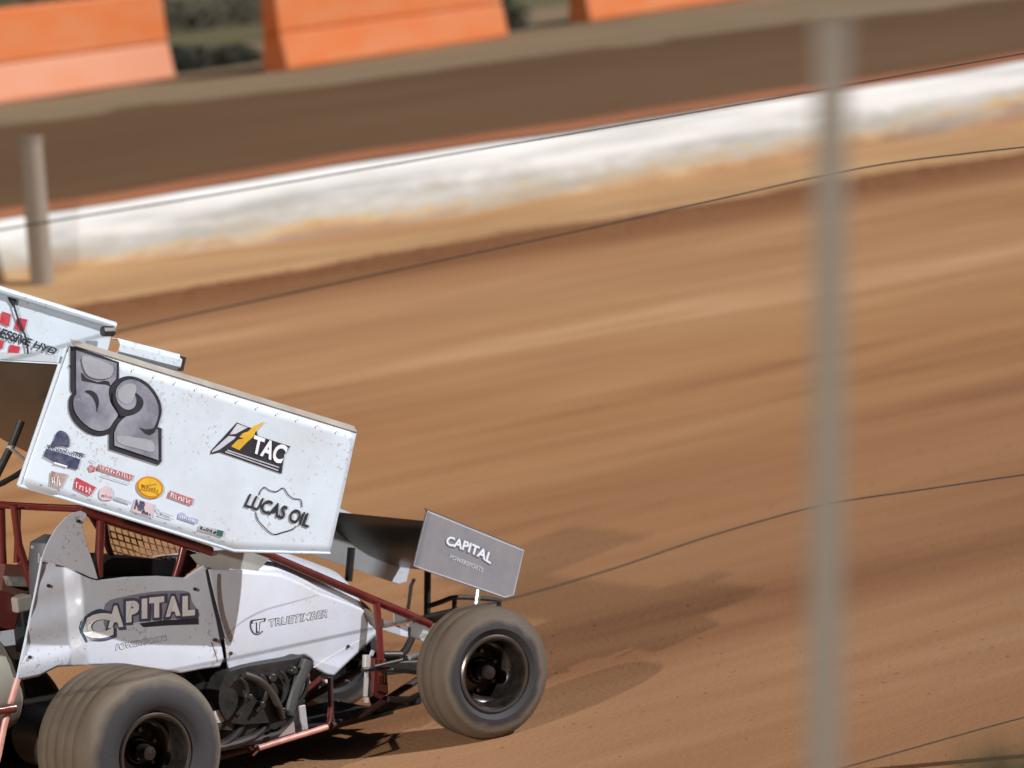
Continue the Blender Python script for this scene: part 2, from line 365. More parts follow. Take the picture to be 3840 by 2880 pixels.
# ---------------------------------------------------------------- orange barriers on the shelf
ORANGE = mat('orange_plastic', (.62, .155, .035), .5, dust=(.55, .25, .12), dscale=.9, damt=.55, stretch=(.5, 1, 2.5))
ORPALE = mat('lit_orange_plastic', (.66, .25, .13), .55, dust=(.62, .34, .22), dscale=.8, damt=.7, stretch=(.5, 1, 2))  # light on the slanted lower face, painted in as a paler orange
B0 = A(640, 150, 2, 1.72); B1 = A(1115, 77, 2, 1.72); bd = (B1 - B0); bd.z = 0; bl_ = bd.length; bd.normalize(); bn = Vector((-bd.y, bd.x, 0))
def barrier(px0, py0, length, label, hgt=1.95, base=None, shift=0.):
    P = A(px0, py0, 2, 1.72)
    r = bpy.data.objects.new('orange_barrier', None); link(r); r.location = P; r.rotation_euler.z = math.atan2(bd.y, bd.x)
    tag(r, label, 'barrier', 'orange barriers along the infield shelf')
    def prof(pts, nm, m_, bev):
        mb = MB(); mb.prism([Vector((0.0, y, z)) for y, z in pts], (length, 0, 0)); return mb.build(nm, m_, r, bevel=bev)
    prof([(.20, 0), (.20, .10), (.30, .80), (.75, .80), (.85, .10), (.85, 0)], 'barrier_foot', base or ORANGE, .06)
    prof([(.302, .795), (.34, hgt), (.71, hgt), (.748, .795)], 'barrier_body', ORANGE, .08)
    return r
Pl = A(-330, 290, 2, 1.72)
barrier(640, 151, bl_, 'long plain orange barrier between the two gaps at the top of the picture', 2.3)
e1 = A(398, 167, 2, 1.72)
L1 = 14.0
r1 = barrier(398, 167, L1, 'orange barrier left of the dark gap, its lit lower half painted paler', 1.95, ORPALE)
r1.location = e1 - bd * L1
barrier(1292, 46, 16, 'orange barrier furthest along the infield, cut by the top edge of the picture', 2.2)
# dark bushes standing behind the gaps
LEAF = mat('dark_leaf', (.016, .020, .007), .7, dust=(.035, .034, .014), dscale=1.5, damt=.8)
def bush(name, c, size, n, label, cat, leaf=.075, seed=1):
    rnd = random.Random(seed); mb = MB(); st = MB()
    for i in range(n):
        while True:
            p = Vector((rnd.uniform(-1, 1), rnd.uniform(-1, 1), rnd.uniform(0, 1)))
            if (p.x ** 2 + p.y ** 2 + (p.z * .95) ** 2) < 1 + .25 * math.sin(5 * p.x + seed): break
        p = Vector((p.x * size[0], p.y * size[1], p.z * size[2]))
        a = Vector((rnd.gauss(0, 1), rnd.gauss(0, 1), rnd.gauss(0, 1))).normalized(); b_ = a.orthogonal().normalized(); l = leaf * rnd.uniform(.6, 1.5)
        mb.add([p - a * l, p + b_ * l * .4, p + a * l, p - b_ * l * .4], [(0, 1, 2, 3)])
    for k in range(7):
        st.tube([(0, 0, -.05), (rnd.uniform(-.4, .4) * size[0], rnd.uniform(-.4, .4) * size[1], size[2] * rnd.uniform(.5, .85))], .03, 5, r2=.012)
    r = bpy.data.objects.new(name, None); link(r); r.location = c; tag(r, label, cat)
    mb.build('foliage', LEAF, r); st.build('stem', mat('bark', (.06, .04, .025), .9), r); return r
g0 = A(492, 146, 2, 1.72)
bush('low_bush', g0 + bn * 1.6, (2.5, .9, .62), 6000, 'low dark green bush in the gap between the two left barriers', 'bush', seed=3)
g1 = A(1190, 62, 2, 1.72)
bush('low_bush', g1 + bn * 2.0, (1.6, .9, .9), 3000, 'small dark bush in the right gap between the barriers', 'bush', seed=5)
tl = MB(); rnd = random.Random(9)
hs = A(180, 70, 2, 1.72)
for i in range(22000):
    t = rnd.uniform(-26, 60); hh = (2.3 + .7 * math.sin(t * .35) + .5 * math.sin(t * 1.1 + 1)) * (1 if t < 8 else .55)
    p = Vector((60, 96, 1.7)) + bd * t + bn * rnd.gauss(0, 1.2) + Vector((0, 0, hh * rnd.random() ** .8))
    a = Vector((rnd.gauss(0, 1), rnd.gauss(0, 1), rnd.gauss(0, 1))).normalized(); b_ = a.orthogonal().normalized(); l = rnd.uniform(.08, .22)
    tl.add([p - a * l, p + b_ * l * .45, p + a * l, p - b_ * l * .45], [(0, 1, 2, 3)])
DRYLEAF = mat('dry_leaf', (.075, .062, .034), .7, dust=(.10, .08, .047), dscale=.6, damt=.8)
tag(kind(tl.build('undergrowth', DRYLEAF), 'stuff'), 'dark undergrowth along the far side of the infield', 'undergrowth')

# ---------------------------------------------------------------- catch fence in front of the camera
GALV = mat('galvanised_steel', (.205, .172, .140), .8, .0, dust=(.23, .185, .14), dscale=4, damt=.8, stretch=(1, 1, .4))
WIRE = mat('fence_cable', (.022, .017, .013), .8)
UPT = (-CD * math.cos(R(6.9)) - CF * math.sin(R(6.9))).normalized()
FD = Vector((math.cos(R(4.5)), math.sin(R(4.5)), 0)); FN = FD.cross(UPT).normalized()
# one pole of the spectator fence, close to the camera and far out of focus
NP0, NP1 = CP + ray(3122, 100) * 5.0, CP + ray(3088, 2880) * 4.98
pole = bpy.data.objects.new('fence_post', None); link(pole)
dv = (NP1 - NP0).normalized(); NPb = NP0 + dv * ((NP0.z - 2.2) / -dv.z); pole.location = NPb
tag(pole, 'tall grey steel post, badly out of focus, crossing the picture right of the race car', 'fence post')
o = MB().tube([NP0, NP0.lerp(NP1, .5), NPb], .0215, 20).build('post_shaft', GALV, pole, smooth=True); o.matrix_parent_inverse = Matrix.Translation(-NPb)
o = MB().tube([NP0 - dv * .012, NP0 + dv * .02], .0240, 20).build('post_cap', GALV, pole, smooth=True); o.matrix_parent_inverse = Matrix.Translation(-NPb)
# catch cables strung along the outer edge of the track
FA = CP + ray(113, 1000) * 13.0
onf = lambda x, y, off=0.: atp(x, y, FA + FN * off, FN)
fence = bpy.data.objects.new('cable_fence', None); link(fence); fb = onf(-3200, 2600); fence.location = (fb.x, fb.y, 0)
tag(fence, 'thin dark slack cables strung along the near edge of the track', 'cable fence')
def fpart(mb, nm, m_): o = mb.build(nm, m_, fence, smooth=True); o.matrix_parent_inverse = Matrix.Translation(-Vector(fence.location)); return o
for x, y in ((-3200, 1350), (4600, 100)):
    a, b_ = onf(x, y), onf(x, y + 1500); d = b_ - a; fpart(MB().tube([a - d * .05, a, a + d * ((a.z + .1) / (a.z - b_.z))], .045, 14), 'end_post', GALV)
for pts in ([(-3200, 1450), (-700, 990), (0, 862), (1120, 677), (3112, 330), (3743, 217), (4600, 70)],
            [(-3200, 2150), (-700, 1530), (130, 1325), (560, 1215), (1500, 1010), (2400, 815), (2900, 700), (3110, 655), (3500, 590), (4600, 470)],
            [(-3200, 3420), (-700, 2790), (225, 2608), (658, 2513), (900, 2464), (1395, 2357), (1600, 2312), (1950, 2235), (2300, 2132), (2600, 2030), (2850, 1955), (3115, 1888), (3500, 1830), (3840, 1780), (4600, 1670)],
            [(-3200, 4350), (-700, 3700), (2300, 3110), (3115, 2892), (3840, 2690), (4600, 2500)]):
    fpart(MB().tube(smooth_path([onf(x, y, -.06) for x, y in pts], 6), .0034, 8), 'fence_cable', WIRE)
gp0, gp1 = at(113, 520, 1, 26.35), at(160, 1085, 1, 26.35)
gr = bpy.data.objects.new('left_fence_post', None); link(gr); gr.location = (gp1.x, gp1.y, .1)  # left fence post, moved back to the wall, clear of the car
tag(gr, 'short grey fence post set back against the white wall, above the tail of the race car', 'post')
dv = gp1 - gp0; ft = gp0 + dv * ((gp0.z - .05) / (gp0.z - gp1.z))
pm = MB().tube([gp0, gp0.lerp(ft, .5), ft], .155, 20).build('post_shaft', mat('grey_concrete', (.25, .215, .18), .85, dust=(.27, .21, .15), dscale=2, damt=.7), gr, smooth=True); pm.matrix_parent_inverse = Matrix.Translation(-Vector(gr.location))
pm = MB().tube([gp0 - dv.normalized() * .03, gp0 + dv.normalized() * .04], .165, 20).build('post_cap', GALV, gr, smooth=True); pm.matrix_parent_inverse = Matrix.Translation(-Vector(gr.location))
# weeds on top of the bank, bottom right corner
GRASS = mat('weed_green', (.045, .050, .018), .7, dust=(.10, .085, .04), dscale=8, damt=.6)
wc = CP + ray(3800, 2800) * 7.4; wr = bpy.data.objects.new('weed_clump', None); link(wr); wr.location = (wc.x, wc.y, wc.z - .95)
tag(wr, 'dark green clump of weeds growing on the bank in the bottom right corner', 'weeds')
for q in range(5):
    mb = MB(); rnd = random.Random(q + 40)
    for i in range(130):
        a = rnd.uniform(0, 6.28); b_ = Vector((rnd.gauss(0, .07), rnd.gauss(0, .06), 0)); hgt = .95 + rnd.uniform(-.14, .07) - .5 * abs(b_.x)
        t = b_ + Vector((math.cos(a) * .07, math.sin(a) * .07, hgt)); s_ = Vector((-math.sin(a), math.cos(a), 0)) * rnd.uniform(.004, .009)
        mid = b_.lerp(t, .6) + Vector((0, 0, hgt * .08))
        mb.add([b_ - s_, b_ + s_, mid + s_, mid - s_, t], [(0, 1, 2, 3), (3, 2, 4)])
    mb.build('leaf_tuft', GRASS, wr)

# ================================================================ THE SPRINT CAR
car = bpy.data.objects.new('sprint_car', None); link(car); car.location = (1.1, 0, 0)
tag(car, 'white winged sprint car numbered 52 with red frame tubes, sliding on the clay', 'race car')
CINV = Matrix.Translation((-1.1, 0, 0))
def part(mb, nm, m_, parent=None, **kw):
    o = mb.build(nm, m_, parent or car, **kw)
    if parent is None: o.matrix_parent_inverse = CINV
    return o
def fix(o): o.matrix_parent_inverse = CINV; return o

# ---- wheels
def tyre_material(name, r_in, r_out):
    M = bpy.data.materials.new(name); M.use_nodes = True; n = M.node_tree; L = n.links; b = n.nodes['Principled BSDF']
    b.inputs['Roughness'].default_value = .72; b.inputs['Specular IOR Level'].default_value = .35
    tc = n.nodes.new('ShaderNodeTexCoord'); sp = n.nodes.new('ShaderNodeSeparateXYZ'); L.new(tc.outputs['Object'], sp.inputs[0])
    cb = n.nodes.new('ShaderNodeCombineXYZ'); L.new(sp.outputs[0], cb.inputs[0]); L.new(sp.outputs[2], cb.inputs[1])
    ln = n.nodes.new('ShaderNodeVectorMath'); ln.operation = 'LENGTH'; L.new(cb.outputs[0], ln.inputs[0])
    nz = n.nodes.new('ShaderNodeTexNoise'); nz.inputs['Scale'].default_value = 9; nz.inputs['Detail'].default_value = 7; L.new(tc.outputs['Object'], nz.inputs['Vector'])
    ma = n.nodes.new('ShaderNodeMath'); ma.operation = 'MULTIPLY_ADD'; ma.inputs[1].default_value = .06; L.new(nz.outputs[0], ma.inputs[0]); L.new(ln.outputs['Value'], ma.inputs[2])
    mr = n.nodes.new('ShaderNodeMapRange'); mr.inputs[1].default_value = r_in + .03; mr.inputs[2].default_value = r_out + .03; L.new(ma.outputs[0], mr.inputs[0])
    cr = n.nodes.new('ShaderNodeValToRGB'); e = cr.color_ramp.elements
    e[0].color = (.034, .033, .038, 1); e[1].color = (.106, .080, .058, 1); e[1].position = .9
    q = e.new(.45); q.color = (.038, .036, .040, 1); q = e.new(.68); q.color = (.142, .114, .088, 1)
    L.new(mr.outputs[0], cr.inputs[0])
    # dust worn in bands across the tread
    mp = n.nodes.new('ShaderNodeMapping'); mp.inputs['Scale'].default_value = (1.2, 26, 1.2); L.new(tc.outputs['Object'], mp.inputs[0])
    n2 = n.nodes.new('ShaderNodeTexNoise'); n2.inputs['Scale'].default_value = 1.; n2.inputs['Detail'].default_value = 5; L.new(mp.outputs[0], n2.inputs['Vector'])
    m2 = n.nodes.new('ShaderNodeMapRange'); m2.inputs[1].default_value = .4; m2.inputs[2].default_value = .65; m2.inputs[4].default_value = .5; L.new(n2.outputs[0], m2.inputs[0])
    mx = n.nodes.new('ShaderNodeMix'); mx.data_type = 'RGBA'; mx.blend_type = 'MULTIPLY'; mx.inputs[7].default_value = (.62, .58, .54, 1)
    L.new(m2.outputs[0], mx.inputs[0]); L.new(cr.outputs[0], mx.inputs[6]); L.new(mx.outputs[2], b.inputs['Base Color'])
    bp = n.nodes.new('ShaderNodeBump'); bp.inputs['Strength'].default_value = .25; bp.inputs['Distance'].default_value = .006
    n3 = n.nodes.new('ShaderNodeTexNoise'); n3.inputs['Scale'].default_value = 60; L.new(tc.outputs['Object'], n3.inputs['Vector'])
    L.new(n3.outputs[0], bp.inputs['Height']); L.new(bp.outputs[0], b.inputs['Normal'])
    return M
TYR, TYF = tyre_material('rear_tyre_rubber', .235, .445), tyre_material('front_tyre_rubber', .205, .335)
RIMM = mat('black_rim', (.016, .015, .017), .20, .6, dust=(.085, .068, .052), dscale=11, damt=.95)
BEAD = mat('bead_ring', (.12, .115, .115), .3, .8, dust=(.16, .13, .10), dscale=9, damt=.7)
def wheel(c, Rt, wd, side, rear, steer=0., label=None):
    # outer face towards y = side
    h = wd / 2; Rr = .19; tm = TYR if rear else TYF
    prof = [(-h * .80, Rr + .006), (-h * .98, Rr + .05), (-h * 1.0, Rt - .11), (-h * .94, Rt - .05), (-h * .80, Rt - .014), (-h * .62, Rt)]
    gy = [-.45, -.15, .15, .45] if rear else [-.3, .3]
    for g in gy: prof += [(h * g - .010, Rt + .003), (h * g - .006, Rt - .001), (h * g + .006, Rt - .001), (h * g + .010, Rt + .003)]
    prof += [(h * .62, Rt), (h * .80, Rt - .014), (h * .94, Rt - .05), (h * 1.0, Rt - .11), (h * .98, Rr + .05), (h * .80, Rr + .006)]
    d = -side                                   # rim dish depth measured from the outer lip
    lip = side * h * .86
    rim = MB(); dep = min(.17, wd * .62)
    rim.lathe([(lip, Rr + .016), (lip + side * .006, Rr + .004), (lip, Rr - .010), (lip - side * .03, Rr - .018), (lip - side * dep * .55, Rr - .030), (lip - side * dep * .62, Rr - .048),
               (lip - side * dep, Rr - .075), (lip - side * dep * .96, .075), (lip - side * dep * .86, .062), (lip - side * dep * .84, .0005)], 72)
    rim.lathe([(lip, Rr + .016), (lip - side * .02, Rr + .012), (-lip, Rr + .012), (-lip, Rr - .015), (-lip + side * .05, Rr - .03), (lip - side * dep, Rr - .06)], 72)
    o = rim.build('wheel', RIMM, car, smooth=True, loc=None); fix(o)
    o.location = c; o.rotation_euler = (0, 0, steer)
    if label: o['label'] = label
    t = MB().lathe(prof, 96).build('tyre', tm, o, smooth=True, angle=50)
    br = MB().lathe([(lip + side * .004, Rr + .020), (lip + side * .012, Rr + .012), (lip + side * .010, Rr + .001), (lip - side * .004, Rr - .004)], 72).build('bead_ring', BEAD, o, smooth=True)
    hb = MB(); y0 = lip - side * dep * .86
    hb.lathe([(y0, .055), (y0 + side * .05, .052), (y0 + side * .065, .040), (y0 + side * .10, .034), (y0 + side * .105, .0005)], 24)
    hb.build('hub', mat('hub_metal', (.055, .045, .042), .35, .8, dust=(.14, .09, .07), dscale=14), o, smooth=True)
    bo = MB()
    for k in range(6):
        a = k * math.pi / 3 + .3; p = Vector((.105 * math.cos(a), 0, .105 * math.sin(a))); yy = lip - side * dep * .97
        bo.tube([p + Vector((0, yy - .01 * side, 0)), p + Vector((0, yy + .018 * side, 0))], .011, 6)
    kind(bo.build('wheel_bolts', BEAD, o), 'stuff')
    return o
wheel((0.0, -.715, .412), .412, .54, -1, True, 0, 'wide dusty right rear wheel')
wheel((2.25, -.70, .35), .352, .29, -1, False, R(-7))
wheel((0.0, .62, .385), .385, .40, 1, True, 0)
wheel((2.25, .72, .335), .335, .24, 1, False, R(-7))

# ---- top wing
SB = -.78
brd = [(260, 1293), (1337, 1623), (1236, 2075), (877, 2066), (90, 1823)]
BD = [at(x, y, 1, SB) for x, y in brd]
rail = (BD[1] - BD[0]).normalized(); drop = Vector((rail.z, 0, -rail.x))      # along the board, and down across it
def bend(P): return 1.1 * max(0., .15 - (P - BD[0]).dot(rail)) ** 2 + .004 * math.sin(6.5 * (P - BD[0]).dot(rail)) * math.sin(4.3 * (P - BD[0]).dot(drop))
def on_board(x, y, lift=0):
    P = at(x, y, 1, SB)
    for _ in range(6): P = at(x, y, 1, SB + bend(P))
    return at(x, y, 1, SB + bend(P) - .0018 * lift - .002)
tb, bb = resample([BD[0], BD[1]], 60), [BD[4].lerp(BD[3], i / 40) for i in range(40)] + [BD[3].lerp(BD[2], i / 20) for i in range(21)]
mb = MB(); rows_ = []
for j in range(15):
    rows_.append([])
    for t, b_ in zip(tb, bb):
        P = Vector(t).lerp(b_, j / 14); rows_[-1].append(P + Vector((0, bend(P), 0)))
mb.grid(rows_)
board = part(mb, 'sideboard', WHITE, smooth=True, angle=60)
q = board.modifiers.new('solid', 'SOLIDIFY'); q.thickness = .010; q.offset = 1 if board.data.polygons[0].normal.y > 0 else -1; board['label'] = 'near sideboard with number 52 and sponsor logos'
# rolled lips of the near sideboard
lp = MB()
lp.grid([[BD[0] + rail * .02 + Vector((0, -.004, .002)), BD[1] + Vector((0, -.004, .002))], [BD[0] + rail * .02 - drop * .033 + Vector((0, .035, 0)), BD[1] - drop * .033 + Vector((0, .035, 0))]])
lp.build('top_lip', DUSTY, board, solid=.004)
lp = MB(); lp.tube([BD[4] + Vector((0, bend(BD[4]), 0)), BD[0] + Vector((0, bend(BD[0]), 0))], .010, 10); lp.build('rear_lip', WHITE, board, smooth=True)
lp = MB(); lp.tube([p + Vector((0, bend(p), 0)) for p in (BD[4], BD[4].lerp(BD[3], .17), BD[3], BD[2])], .008, 10); lp.build('bottom_lip', WHITE, board, smooth=True)
# far (left) sideboard stands above the wing
FT1 = at(425, 1222, 1, .78); FT0 = FT1 - rail * 1.83
mb = MB(); mb.prism([p + Vector((0, -.005, 0)) for p in (FT0, FT1, FT1 + drop * .60, FT0 + drop * .60)], (0, .010, 0))
fboard = part(mb, 'sideboard', WHITE, bevel=.003); fboard['label'] = 'far sideboard standing above the wing'
def on_far(x, y, lift=0): return at(x, y, 1, .775 - .003 * lift - .0025)
lp = MB(); lp.tube([FT0 + Vector((0, -.012, 0)), FT1 + Vector((0, -.012, 0))], .022, 10); lp.build('top_lip', WHITE, fboard, smooth=True)
# white channel behind the top edge of the near board, open at its dark end
c0, c1 = at(436, 1290, 1, -.70), at(668, 1350, 1, -.70)
mb = MB(); mb.grid([[p + drop * d + Vector((0, y, 0)) for d, y in ((.062, .0), (.035, -.035), (.0, -.035), (-.028, 0), (-.028, .05))] for p in (c0, c1)])
part(mb, 'wing_rail_channel', WHITE, solid=.004)
part(MB().box((c1 + rail * .01 + drop * .015), (.03, .06, .07), Matrix.Rotation(math.atan2(-rail.z, rail.x), 3, 'Y')), 'open_end_shade', DARK)  # dark block stands for the shade inside the open channel end
part(MB().tube([at(1180 / 3.07, 1050 + 590 / 3.07, 1, .70), at(1300 / 3.07, 1050 + 590 / 3.07, 1, .70)], .028, 8), 'open_end_shade', DARK)  # dark stub stands for the shaded hollow at the far edge's end
# aerofoil between the boards
def foil(org, rl, dp, prof, y0, y1, ny):
    mb = MB(); ys = [y0 + (y1 - y0) * i / ny for i in range(ny + 1)]
    mb.grid([[org + rl * s_ + dp * t_ + Vector((0, y - org.y, 0)) for s_, t_ in prof] for y in ys]); return mb
def foil_profile(ch, te, belly, tk=.05):
    lo, up = [], []
    for i in range(25):
        u = i / 24; s_ = .03 + ch * u
        t_ = te + belly * math.sin(math.pi * min(1, u ** .62) * .5) ** 1.1 - .35 * belly * max(0, u - .6) ** 1.2
        lo.append((s_, t_)); up.append((s_, t_ - tk * math.sin(math.pi * u) ** .6))
    return lo + up[::-1]
TEo = at(208, 1352, 1, SB)
te_t = (TEo - BD[0]).dot(drop); te_s = (TEo - BD[0]).dot(rail)
part(foil(BD[0], rail, drop, foil_profile(1.50, te_t, .36, .06), SB + .008, .77, 12), 'wing_panel', UNDER, smooth=True)
wk = MB(); wk.box(BD[0] + rail * (te_s + .02) + drop * (te_t - .012) + Vector((0, .775, 0)), (.012, 1.53, .035), Matrix.Rotation(math.atan2(-rail.z, rail.x), 3, 'Y'))
part(wk, 'wicker_bill', WHITE)
# struts under the wing
c3 = crop(0, 1500, 400 / 1659)
def st3(pts, y): return [at(x, yy, 1, y) for x, yy in c3(pts)]
part(MB().tube(st3([(330, 330), (190, 690), (-80, 1230)], -.05), .020, 10), 'wing_strut', DARK, smooth=True)
part(MB().tube(st3([(160, 705), (160, 745)], -.08), .020, 10), 'strut_clevis', CHROME, smooth=True)
part(MB().tube(st3([(470, 1010), (300, 1150), (-60, 1340)], -.2), .014, 10), 'wing_strut', DARK, smooth=True)
part(MB().tube(st3([(160, 745), (300, 860), (460, 1000)], -.15), .009, 8), 'wing_strut', ALU, smooth=True)
part(MB().tube(st3([(40, 1300), (420, 1060), (600, 900)], .45), .014, 10), 'wing_strut', DARK, smooth=True)

# far board print
cA = crop(0, 1050, 720 / 2212)
for pts in ([(25, 360), (130, 395), (100, 540), (-10, 490)], [(200, 430), (315, 455), (275, 610), (165, 560)], [(-30, 690), (50, 705), (25, 800), (-60, 770)], [(115, 740), (235, 770), (205, 880), (85, 870)]):
    decal('red_square', cA(pts), on_far, CRIMSON, fboard, 1)
text('sponsor_lettering', 'RESSIVE HYD', cA([(-90, 640), (640, 860), (665, 790), (-60, 520)]), on_far, INK, fboard, 2, bold=.03, shear=.2)
strokes('brake_line', [cA([(130, 170), (170, 330), (215, 470), (290, 640), (320, 800), (320, 890)])], 8, on_far, INK, fboard, 3)
decal('dark_bracket', cA([(85, 170), (195, 190), (175, 290), (150, 310), (95, 230)]), on_far, INK, fboard, 2)

# ---- number 52
cn = crop(180, 1250, 500 / 1508)
sm = lambda pts: smooth2(pts, 5, False)
five = cn([(250, 145), (330, 150), (805, 325), (802, 520)] + sm([(760, 560), (840, 930), (760, 1060), (690, 1130), (580, 1160), (470, 1140), (370, 1080), (285, 990), (240, 890), (230, 790), (245, 720), (272, 685)]) + [(250, 640)])
two = cn(sm([(695, 640), (735, 575), (800, 515), (900, 483), (1010, 500), (1120, 560), (1210, 660), (1268, 770), (1287, 880), (1265, 980), (1240, 1058)]) + [(1285, 1075), (1285, 1450), (1250, 1492), (690, 1312)] + sm([(690, 1120), (735, 1020), (800, 955), (812, 915), (725, 800), (695, 690)]))
decal('race_number', five, on_board, INK, board, 1)
decal('race_number', two, on_board, INK, board, 2)
g5 = cn([(318, 192), (778, 340), (772, 515)] + sm([(718, 575), (692, 620), (690, 700), (715, 800), (780, 890), (790, 930), (740, 1000), (690, 1072), (600, 1103), (500, 1080), (400, 1010), (325, 920), (290, 830), (290, 745), (322, 685)]) + [(318, 620)])
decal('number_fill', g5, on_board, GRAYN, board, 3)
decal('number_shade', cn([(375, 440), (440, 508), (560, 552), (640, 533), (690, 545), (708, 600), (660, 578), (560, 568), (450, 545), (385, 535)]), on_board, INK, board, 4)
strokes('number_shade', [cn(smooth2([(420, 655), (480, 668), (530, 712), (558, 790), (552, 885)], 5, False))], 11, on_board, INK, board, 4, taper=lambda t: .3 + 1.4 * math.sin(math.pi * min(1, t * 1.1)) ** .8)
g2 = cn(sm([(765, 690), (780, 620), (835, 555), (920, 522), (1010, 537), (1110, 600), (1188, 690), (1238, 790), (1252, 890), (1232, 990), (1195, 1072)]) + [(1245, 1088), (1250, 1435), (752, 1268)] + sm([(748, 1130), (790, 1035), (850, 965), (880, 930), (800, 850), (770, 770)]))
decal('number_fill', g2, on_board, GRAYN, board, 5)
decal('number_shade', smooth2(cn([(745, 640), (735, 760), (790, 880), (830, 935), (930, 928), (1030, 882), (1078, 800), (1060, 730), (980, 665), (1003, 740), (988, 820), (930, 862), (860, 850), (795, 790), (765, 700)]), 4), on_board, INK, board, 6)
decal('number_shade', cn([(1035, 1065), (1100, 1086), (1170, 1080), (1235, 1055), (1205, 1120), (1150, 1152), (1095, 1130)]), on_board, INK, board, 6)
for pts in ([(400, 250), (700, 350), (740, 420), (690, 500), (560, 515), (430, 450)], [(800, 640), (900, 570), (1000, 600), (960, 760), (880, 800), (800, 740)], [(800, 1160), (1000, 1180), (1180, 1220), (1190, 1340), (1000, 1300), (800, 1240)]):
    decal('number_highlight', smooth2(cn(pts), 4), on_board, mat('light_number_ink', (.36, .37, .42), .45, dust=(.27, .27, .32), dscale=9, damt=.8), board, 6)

# ---- sponsor print on the near sideboard
cb_ = crop(700, 1500, 720 / 1991)
decal('backing_or_shade', cb_([(520, 232), (645, 282), (720, 300), (735, 370), (905, 425), (1075, 480), (1010, 560), (1000, 650), (985, 765), (340, 540), (250, 560), (250, 525)]), on_board, INK, board, 1)
decal('logo_bolt', cb_([(525, 245), (635, 285), (505, 352), (445, 358)]), on_board, SILVER, board, 2)
decal('logo_bolt', cb_([(435, 372), (510, 380), (495, 402), (340, 515), (262, 545), (262, 528)]), on_board, SILVER, board, 2)
decal('logo_bolt', cb_([(812, 218), (725, 310), (690, 382), (622, 440), (545, 520), (462, 482), (530, 412), (592, 398), (545, 385), (582, 345), (640, 325), (695, 270)]), on_board, GOLD, board, 2)
text('logo_lettering', 'TAC', cb_([(680, 545), (985, 672), (1055, 480), (700, 360)]), on_board, INK, board, 2, bold=.10, shear=.1)
text('logo_lettering', 'TAC', cb_([(680, 545), (985, 672), (1055, 480), (700, 360)]), on_board, WHITEINK, board, 3, bold=.035, shear=.1)
strokes('logo_smallprint', [cb_([(420, 520), (960, 700)]), cb_([(400, 535), (950, 730)])], 5, on_board, GREYINK, board, 2)
text('sponsor_lettering', 'LUCAS OIL', cb_([(590, 1105), (1262, 1330), (1300, 1185), (640, 965)]), on_board, INK, board, 2, bold=.028, shear=.12)
strokes('shield_outline', [cb_(smooth2([(752, 985), (765, 945), (805, 905), (860, 938), (930, 950), (1000, 912), (1050, 980), (1110, 1022), (1180, 1035), (1195, 1112)], 4, False)),
                           cb_(smooth2([(715, 1160), (730, 1230), (780, 1295), (890, 1390), (1000, 1370), (1095, 1340), (1138, 1305)], 4, False))], 3.6, on_board, INK, board, 1)
cs = crop(0, 1550, 900 / 2212)
decal('sponsor_emblem', smooth2(cs([(470, 300), (500, 235), (520, 180), (560, 158), (612, 185), (640, 240), (632, 312), (560, 300)]), 4), on_board, NAVY, board, 2)
decal('sponsor_band', cs([(425, 325), (600, 375), (742, 425), (712, 520), (640, 500), (530, 470), (400, 395)]), on_board, NAVY, board, 2)
strokes('sponsor_smallprint', [cs([(430, 292), (780, 380)])] + [cs([(x, 300 + (x - 430) * .25), (x + 12, 330 + (x - 430) * .25)]) for x in range(440, 780, 38)], 3.4, on_board, INK, board, 2)
strokes('sponsor_smallprint', [cs([(500, 455), (620, 492)])], 6, on_board, WHITEINK, board, 3)
decal('sponsor_bar', cs([(905, 470), (1228, 572), (1212, 622), (898, 520)]), on_board, REDINK, board, 2)
decal('sponsor_emblem', smooth2(cs([(820, 480), (870, 490), (880, 525), (830, 535)]), 3), on_board, REDINK, board, 2)
strokes('sponsor_smallprint', [cs([(925, 570), (1190, 652)]), cs([(825, 430), (870, 450), (850, 475)])], 3.5, on_board, GREYINK, board, 2)
th = [i * math.pi / 16 for i in range(32)]
ell = lambda cx, cy, a, b_, rot: cs([(cx + a * math.cos(t) * math.cos(rot) - b_ * math.sin(t) * math.sin(rot), cy + a * math.cos(t) * math.sin(rot) + b_ * math.sin(t) * math.cos(rot)) for t in th])
decal('sponsor_oval', ell(1382, 682, 126, 100, .3), on_board, ORINK, board, 2)
decal('sponsor_oval', ell(1382, 682, 108, 82, .3), on_board, GOLD, board, 3)
strokes('sponsor_smallprint', [cs([(1300, 655), (1340, 665), (1380, 660), (1440, 650)]), cs([(1290, 700), (1400, 715), (1470, 745)])], 4, on_board, ORINK, board, 4)
decal('sponsor_block', cs([(1562, 710), (1784, 788), (1762, 852), (1545, 772)]), on_board, REDINK, board, 2)
decal('sponsor_block', cs([(470, 530), (625, 565), (560, 692), (460, 660)]), on_board, BROWNINK, board, 2)
decal('sponsor_block', cs([(700, 588), (885, 682), (825, 765), (678, 690)]), on_board, CRIMSON, board, 2)
decal('sponsor_emblem', smooth2(cs([(925, 700), (980, 665), (1035, 715), (1030, 790), (960, 800), (915, 770)]), 4), on_board, PINKINK, board, 2)
strokes('sponsor_smallprint', [cs([(1060, 780), (1195, 825)])], 12, on_board, GREYINK, board, 2)
decal('sponsor_block', cs([(1248, 780), (1425, 842), (1398, 962), (1210, 898)]), on_board, PINKINK, board, 2)
text('sponsor_lettering', 'NR', cs([(1235, 880), (1335, 915), (1350, 820), (1255, 795)]), on_board, NAVY, board, 3, bold=.04)
strokes('sponsor_smallprint', [cs([(1440, 875), (1470, 930)]), cs([(1450, 935), (1585, 975)]), cs([(1480, 910), (1580, 945)])], 4.5, on_board, GREYINK, board, 2)
